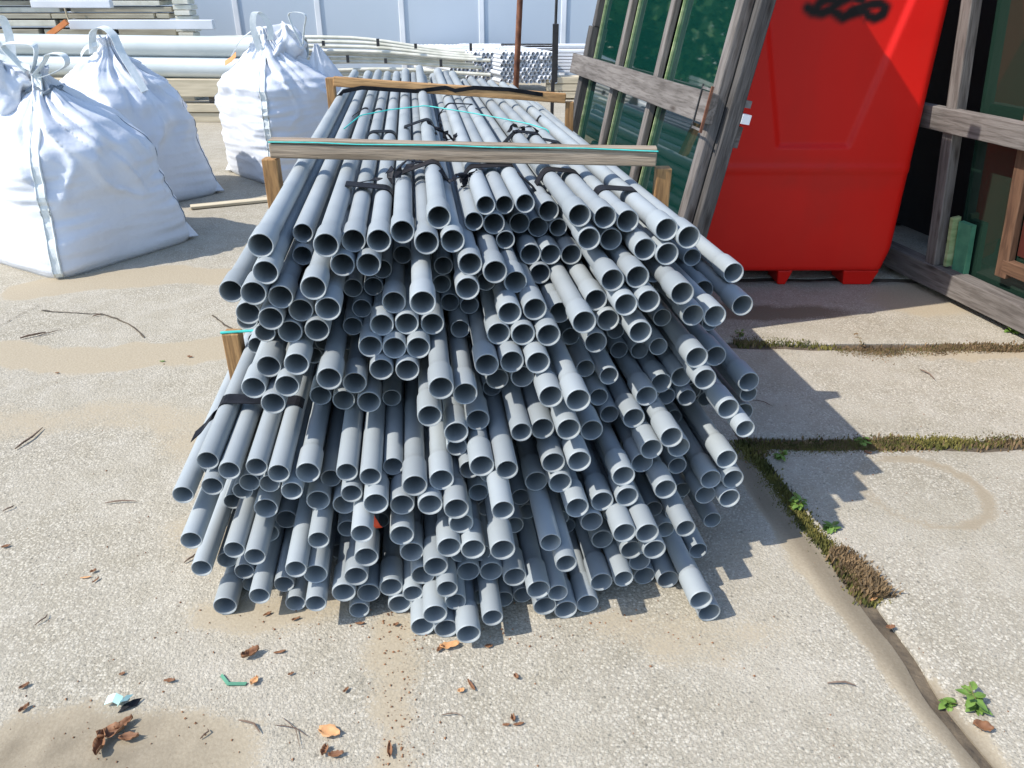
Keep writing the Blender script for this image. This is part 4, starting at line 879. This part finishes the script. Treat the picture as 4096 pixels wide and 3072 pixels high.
for n, (z, m_) in enumerate(((.0, 'wood_new_x'), (.12, 'plank'), (.24, 'plank'))):
    g = G(); g.box(V3(0, 0, 0), V3(3.2 - .15 * n, 0, 0), V3(0, .3, 0), V3(0, 0, .11)); o = g.out('timber_baulk', M[m_], None, False, .008); o.location = (-3.6, 10.8 + .03 * n, z)
    tag(o, 'pale timber baulk under the sagging conduits, %s layer' % ['lowest', 'middle', 'top'][n], 'timber')
# packs of short white pipes seen end-on
def pack(x0, x1, y0, z0, nr, label, L_, skew):
    e = empty('pipe_pack', ((x0 + x1) / 2, y0, 0), label, 'pipe pack'); inv = Matrix.Translation(-Vector(e.location)); rr_ = .030
    V0 = []; F0 = []; 
    g0 = G(); hollow(g0, (0, 0, 0), (skew * L_, L_, 0), rr_, 10, .004); me = None
    n = int((x1 - x0) / (2 * rr_)); r_ = random.Random(n)
    for j in range(nr):
        for i in range(n - (j % 2)):
            if me is None: ob = g0.out('tube_end', M['white_p'], None, True); me = ob.data
            else: ob = bpy.data.objects.new('tube_end', me); COL.objects.link(ob)
            ob.parent = e; ob.location = V3(x0 + rr_ * (1 + (j % 2)) + i * 2 * rr_ + r_.uniform(-.003, .003), y0 + r_.uniform(-.05, .05), z0 + rr_ + j * rr_ * 1.74) - Vector(e.location)
    g = G(); g.box(V3(x0 - .02, y0 + .3, z0), V3(.015, 0, 0), V3(0, .06, 0), V3(0, 0, nr * .053 + .02)); g.box(V3(x0 - .02, y0 + .3, z0 + nr * .053 + .022), V3(x1 - x0 + .03, 0, 0), V3(0, .06, 0), V3(0, 0, .012))
    o = g.out('wrap', M['white_p'], None); o.parent = e; o.matrix_parent_inverse = inv
    return e
pk1 = atY(1800, 318, 12.2); pack(pk1.x, pk1.x + .82, 12.2, max(.02, pk1.z - .0), 7, 'left pack of short white pipes lying end-on behind the pile', 1.6, -.45)
pk2 = atY(2000, 328, 11.9); pack(pk2.x, pk2.x + .85, 11.9, max(.02, pk2.z - .02), 8, 'right pack of short white pipes beside the rusty pole', 1.6, -.45)
for n, (z, w) in enumerate(((.42, .0), (.55, .2))): 
    for k in range(4):
        g = G(); g.box(V3(-.9 + w + .62 * (k % 2) - .1, 13.0, z + .06 * (k // 2)), V3(1.5, 0, 0), V3(0, .3, 0), V3(0, 0, .05)); tag(g.out('white_board', M['white_p'], None, False, .008), 'white board stacked low before the panel wall, %s in its layer, %s layer' % (ORD[k], ['lower', 'upper'][n]), 'board', 'white boards before the panel wall')
for n in range(7):
    g = G(); g.box(V3(.62 + .01 * (n % 2), 12.2, .34 + n * .045), V3(1.3, 0, 0), V3(0, .25, 0), V3(0, 0, .036)); tag(g.out('siding_board', M['white_p'], None, False, .004), 'white siding board stacked left of the glass rack, %s from the bottom' % ORD[n], 'board', 'stacked white siding boards')
for n in range(3):
    g = G(); g.box(V3(.5, 11.9, .02 + n * .1), V3(1.8, 0, 0), V3(0, .25, 0), V3(0, 0, .09)); tag(g.out('timber_baulk', M['plank'], None, False, .006), 'pale baulk under the stacked siding, %s from the ground' % ORD[n], 'timber')
# poles
def pole(px0, px1, Y, ytop, m, r, name, label, y0=None):
    b = atY(px1, y0 or 340, Y); t = atY(px0, 0, Y); d = (t - b); d.normalize(); b0 = b - d * (b.z / d.z); t0 = b + d * ((2.6 - b.z) / d.z)
    g = G(); g.tube([b0, b0.lerp(t0, .5), t0], r, 8); return tag(g.out(name, M[m], None, True), label, 'pole')
pole(2080, 2064, 7.4, 0, 'rust', .026, 'steel_pole', 'rusty brown steel pole standing behind the far beam')
pole(2226, 2215, 7.8, 0, 'steel', .013, 'steel_pole', 'thin black steel pole left of the glass rack', 300)
q = atY(2222, 200, 7.77); g = G(); g.box(q + V3(-.03, 0, -.28), V3(.055, 0, 0), V3(0, .03, 0), V3(0, 0, .50)); g.box(q + V3(-.035, 0, -.55), V3(.03, 0, 0), V3(0, .03, 0), V3(0, 0, .27))
tag(g.out('steel_bar', M['steel'], None, False, .003), 'black flat bar fixed to the thin steel pole', 'bar')

# trees beyond the wall (mirrored in the glass)
def tree(x, y, h, rad, seed, label):
    r = random.Random(seed); e = empty('tree', (x, y, 0), label, 'tree', 'leafy trees beyond the panel wall')
    g = G(); g.tube([(0, 0, 0), (r.uniform(-.2, .2), 0, h * .3), (r.uniform(-.4, .4), r.uniform(-.3, .3), h * .7)], [.22, .17, .06], 8)
    for k in range(7):
        a = r.uniform(0, 6.28); z0 = h * r.uniform(.2, .6); g.tube([(0, 0, z0), (math.cos(a) * rad * .4, math.sin(a) * rad * .4, z0 + h * .12), (math.cos(a) * rad * .8, math.sin(a) * rad * .8, z0 + h * .25)], [.08, .05, .02], 6)
    g.out('trunk', M['bark'], e)
    V = []; F = []
    cl = [(r.gauss(0, rad * .45), r.gauss(0, rad * .45), h * r.uniform(.12, 1.0)) for _ in range(100)]
    for c in cl:
        cr_ = rad * r.uniform(.18, .36)
        for _ in range(110):
            d = Vector((r.gauss(0, 1), r.gauss(0, 1), r.gauss(0, .8))).normalized() * cr_ * r.uniform(.5, 1); p = Vector(c) + d
            if p.z < .1: continue
            u = Vector((r.gauss(0, 1), r.gauss(0, 1), r.gauss(0, 1))).normalized(); w = u.cross(d).normalized(); s = r.uniform(.09, .19); n = len(V)
            V += [p - u * s, p + w * s * .5, p + u * s, p - w * s * .5]; F.append((n, n + 1, n + 2, n + 3))
    mesh('crown', V, F, M['leaf_tree'], e)
for n, (x, y, h, rad) in enumerate([(-15, 18.0, 7, 2.8), (-11.8, 18.6, 8, 3.0), (-8.6, 19.2, 7.5, 2.9), (-5.4, 19.8, 8, 3.1), (-2.4, 20.6, 7, 2.8), (.8, 21, 7.5, 3.0), (-18.5, 15.0, 8, 3.1), (-20.5, 11.0, 8, 3.2)]):
    tree(x, y, h, rad, 40 + n, 'leafy green tree beyond the panel wall, %s in the row' % ORD[n])

# ---------------------------------------------------------------- litter on the concrete
def leaf(px, py, L_, w, rot, m, label, seed, curl=.5, z=.004):
    r = random.Random(seed); p = atz(px, py); V = []; F = []; n = 9
    for i in range(n):
        t = i / (n - 1); ww = w * math.sin(math.pi * (t * .93 + .04)) ** .7 * r.uniform(.75, 1.15)
        for j in range(5):
            s = (j - 2) / 2; V.append(((t - .5) * L_, s * ww / 2, z + curl * abs(s) ** 1.5 * w * .6 * r.uniform(.7, 1.3) + .3 * curl * L_ * (t - .5) ** 2 * 2 + r.uniform(-.0012, .0012)))
    for i in range(n - 1):
        for j in range(4): F.append((i * 5 + j, (i + 1) * 5 + j, (i + 1) * 5 + j + 1, i * 5 + j + 1))
    o = mesh('fallen_leaf', V, F, M[m], None, True, (p.x, p.y, 0)); o.rotation_euler = (0, 0, R(rot)); mo = o.modifiers.new('thick', 'SOLIDIFY'); mo.thickness = .0008
    return tag(o, label, 'leaf')
def twig(px0, py0, px1, py1, r_, label, bend=.01):
    a, b = atz(px0, py0, r_ + .003), atz(px1, py1, r_ + .004); m_ = a.lerp(b, .5) + V3(bend, bend * .5, .003); g = G(); g.tube([a, a.lerp(m_, .5) + V3(0, 0, .002), m_, m_.lerp(b, .5), b], [r_ * .6, r_, r_, r_ * .8, r_ * .4], 6)
    return tag(g.out('twig', M['twig']), label, 'twig')
LV = [(1005, 2625, .055, .028, 40, 'leafb', 'curled brown leaf standing on edge below the left pipes', .9), (1120, 2612, .035, .010, 15, 'leafb', 'narrow brown leaf sliver right of the curled leaf', .3),
      (1318, 2935, .062, .040, -15, 'leafo', 'large tan leaf catching the sun at the bottom of the yard', .35), (1345, 3025, .04, .018, 10, 'leafb', 'dark brown leaf below the large tan leaf', .6),
      (1300, 3010, .03, .02, 80, 'leafb', 'small crumpled leaf touching the tan leaf', .8), (1560, 3010, .045, .012, 100, 'leafb', 'dark narrow leaf standing upright at the lower edge', .9),
      (1800, 2590, .06, .03, 15, 'leafo', 'orange brown lobed leaf just before the lowest pipe', .5), (1760, 2600, .03, .014, 60, 'leafb', 'small brown leaf left of the lobed leaf', .6),
      (1955, 2588, .024, .014, 5, 'leafb', 'small flat brown chip right of the lobed leaf', .2), (1385, 2765, .02, .010, 60, 'leafb', 'small brown fragment beside the sandy strip', .6),
      (1020, 2730, .03, .022, 70, 'leafo', 'small tan leaf at the end of the green strip', .6), (1165, 2700, .018, .008, 30, 'leafb', 'tiny brown fragment above the sandy strip', .5),
      (1885, 2745, .045, .010, -60, 'leafb', 'long narrow brown leaf lying slantwise in the foreground', .3), (1845, 2768, .02, .014, 20, 'leafo', 'small tan scrap left of the slanting leaf', .5),
      (2065, 2712, .02, .012, -60, 'leafb', 'small brown leaf right of the slanting leaf', .8), (2052, 2880, .022, .012, 100, 'leafb', 'small dark leaf standing in the bare foreground', .9),
      (2075, 2900, .03, .009, 15, 'leafb', 'narrow leaf blade beside the small standing leaf', .3), (2025, 2903, .02, .008, 5, 'leafb', 'short brown blade left of the small standing leaf', .3),
      (450, 2945, .065, .04, 30, 'leafb', 'crumpled brown leaf cluster at the lower left', .9), (405, 2990, .07, .03, 100, 'leafb', 'dried leaf stalk standing in the cluster', 1.0),
      (520, 2960, .05, .025, 10, 'leafb', 'dark folded leaf right of the crumpled cluster', .8), (500, 2905, .05, .025, 50, 'leafb', 'brown leaf above the crumpled cluster', .8),
      (100, 2750, .028, .012, 45, 'leafb', 'small dark leaf near the left edge', .6), (100, 2840, .03, .016, 60, 'leafb', 'dark curled leaf in the sandy patch at the left', .7),
      (680, 2728, .032, .014, 5, 'leafb', 'dark brown leaf flake in the left foreground', .5), (490, 2700, .016, .010, 20, 'leafb', 'tiny orange brown flake in the left foreground', .4),
      (375, 2290, .02, .012, 40, 'leafb', 'small brown curl left of the pipes', .7), (345, 2313, .035, .008, 10, 'leafo', 'thin tan strip left of the pipes', .2),
      (385, 2325, .028, .008, 70, 'leafb', 'dark thin leaf left of the pipes', .4), (25, 2190, .03, .014, 30, 'leafb', 'rusty leaf at the left edge beside the slabs', .5),
      (760, 1430, .03, .014, -10, 'leafb', 'orange brown leaf in the sand behind the short post', .4), (650, 1448, .03, .010, 0, 'weed', 'green leaf scrap in the sand band', .3),
      (3560, 2515, .03, .016, 10, 'leafb', 'brown leaf in the diagonal joint', .5), (3500, 2395, .05, .010, 35, 'leafo', 'straw coloured blade at the end of the dry tuft', .2),
      (3930, 2915, .05, .035, -20, 'leafb', 'reddish brown leaf below the green weed', .5), (3470, 1815, .03, .016, -30, 'leafb', 'brown leaf below the mossy joint', .6),
      (1070, 2460, .028, .01, 40, 'leafb', 'brown sliver under the left pipes', .4), (1185, 2480, .028, .01, 30, 'leafb', 'thin brown sliver beside the pipe shadow', .4),
      (1585, 2503, .018, .012, 30, 'leafb', 'small brown leaf crumb at the foot of the pile', .6), (1440, 2498, .03, .01, 5, 'leafb', 'flat brown crumb line at the foot of the pile', .4),
      (2590, 800, .03, .014, -40, 'leafo', 'skip', .4), (230, 1495, .02, .01, 10, 'leafb', 'dark crumb at the edge of the left sand band', .4)]
for n, (px, py, L_, w, rot, m_, lab, cu) in enumerate(LV):
    if lab == 'skip': continue
    leaf(px, py, L_ * .85, w * .85, rot, m_, lab, 100 + n, cu)
TW = [(60, 1795, 170, 1710, .004, 'dark stick lying on the left slab'), (80, 1352, 185, 1328, .005, 'dark twig in the ring of slabs at the left'), (150, 1344, 245, 1318, .002, 'thin twig beside the dark twig'),
      (420, 2012, 545, 2004, .0025, 'pale straight twig left of the pipes'), (10, 2045, 55, 2022, .0025, 'short twig at the left edge'), (735, 2250, 780, 2215, .003, 'brown splinter beside the lowest left pipes'),
      (955, 2880, 1040, 2930, .0025, 'reddish twig in the lower left foreground'), (3310, 2732, 3425, 2742, .0025, 'pale twig on the right slab'), (1100, 2900, 1230, 2945, .0012, 'thin dry stalk in the foreground'),
      (3680, 1478, 3740, 1518, .003, 'dark twig on the slab before the red tank'), (3010, 1600, 3090, 1625, .0018, 'thin dark stalk beside the pipe ends'), (370, 1265, 410, 1255, .004, 'short dark twig on the crack'),
      (1765, 2860, 1850, 2865, .0015, 'pale thin straw in the centre foreground'), (1130, 2870, 1200, 2990, .001, 'second dry stalk crossing the first'), (140, 2500, 190, 2455, .002, 'small twig on the left slab'), (800, 2955, 830, 2915, .002, 'thin straw before the pipes')]
for t in TW: twig(*t)
p = atz(430, 2815); g = G(); g.ribbon([p + V3(0, 0, .012), p + V3(.02, .002, .02), p + V3(.036, 0, .010)], V3(.1, 1, .3), .022, .0015); g.ribbon([p + V3(.034, -.004, .006), p + V3(.05, -.01, .03), p + V3(.06, 0, .022)], V3(.4, 1, 0), .02, .0015)
tag(g.out('plastic_scrap', M['aqua']), 'pale aqua plastic scrap above the crumpled leaves', 'scrap')
p = atz(485, 2840); g = G(); g.ribbon([p + V3(0, 0, .004), p + V3(.02, .01, .01), p + V3(.035, .02, .004)], V3(.3, 1, .2), .022, .002); tag(g.out('plastic_scrap', M['black']), 'small dark scrap beside the aqua plastic', 'scrap')
a_, b_, c_ = atz(885, 2700, .004), atz(912, 2735, .006), atz(985, 2735, .004); g = G(); g.ribbon([a_, b_, b_.lerp(c_, .5), c_], V3(.3, 1, .2), .009, .002); tag(g.out('green_strip', M['greenbit']), 'bent green plastic strip in the left foreground', 'strip')

# loose grit and crumbs blown over the slabs, thicker at the foot of the pile and in the sandy patch
V = []; F = []; r = random.Random(77)
for k in range(1100):
    c = r.random()
    if c < .30: q = atz(r.uniform(700, 2900), 2450 + r.gauss(60, 70)); 
    elif c < .38: q = atz(r.gauss(400, 260), r.gauss(2930, 120))
    elif c < .62: q = atz(1600 + r.gauss(0, 60), r.uniform(2450, 3070))
    else: q = atz(r.uniform(-100, 4200), r.uniform(1350, 3070))
    if q.y > 4.2 or (1150 < 0): continue
    z = .0015; sz = .0008 + .0034 * r.random() ** 3; a = r.uniform(0, 6.28); n = len(V)
    for j in range(4): V.append(Vector((q.x + math.cos(a + j * 1.57) * sz * r.uniform(.5, 1.4), q.y + math.sin(a + j * 1.57) * sz * r.uniform(.5, 1.4), z)))
    V.append(Vector((q.x, q.y, z + sz * .9))); F += [(n, n + 1, n + 4), (n + 1, n + 2, n + 4), (n + 2, n + 3, n + 4), (n + 3, n, n + 4)]
tag(mesh('grit', V, F, M['leafb']), 'brown crumbs and grit scattered over the concrete', 'grit', kind='stuff')
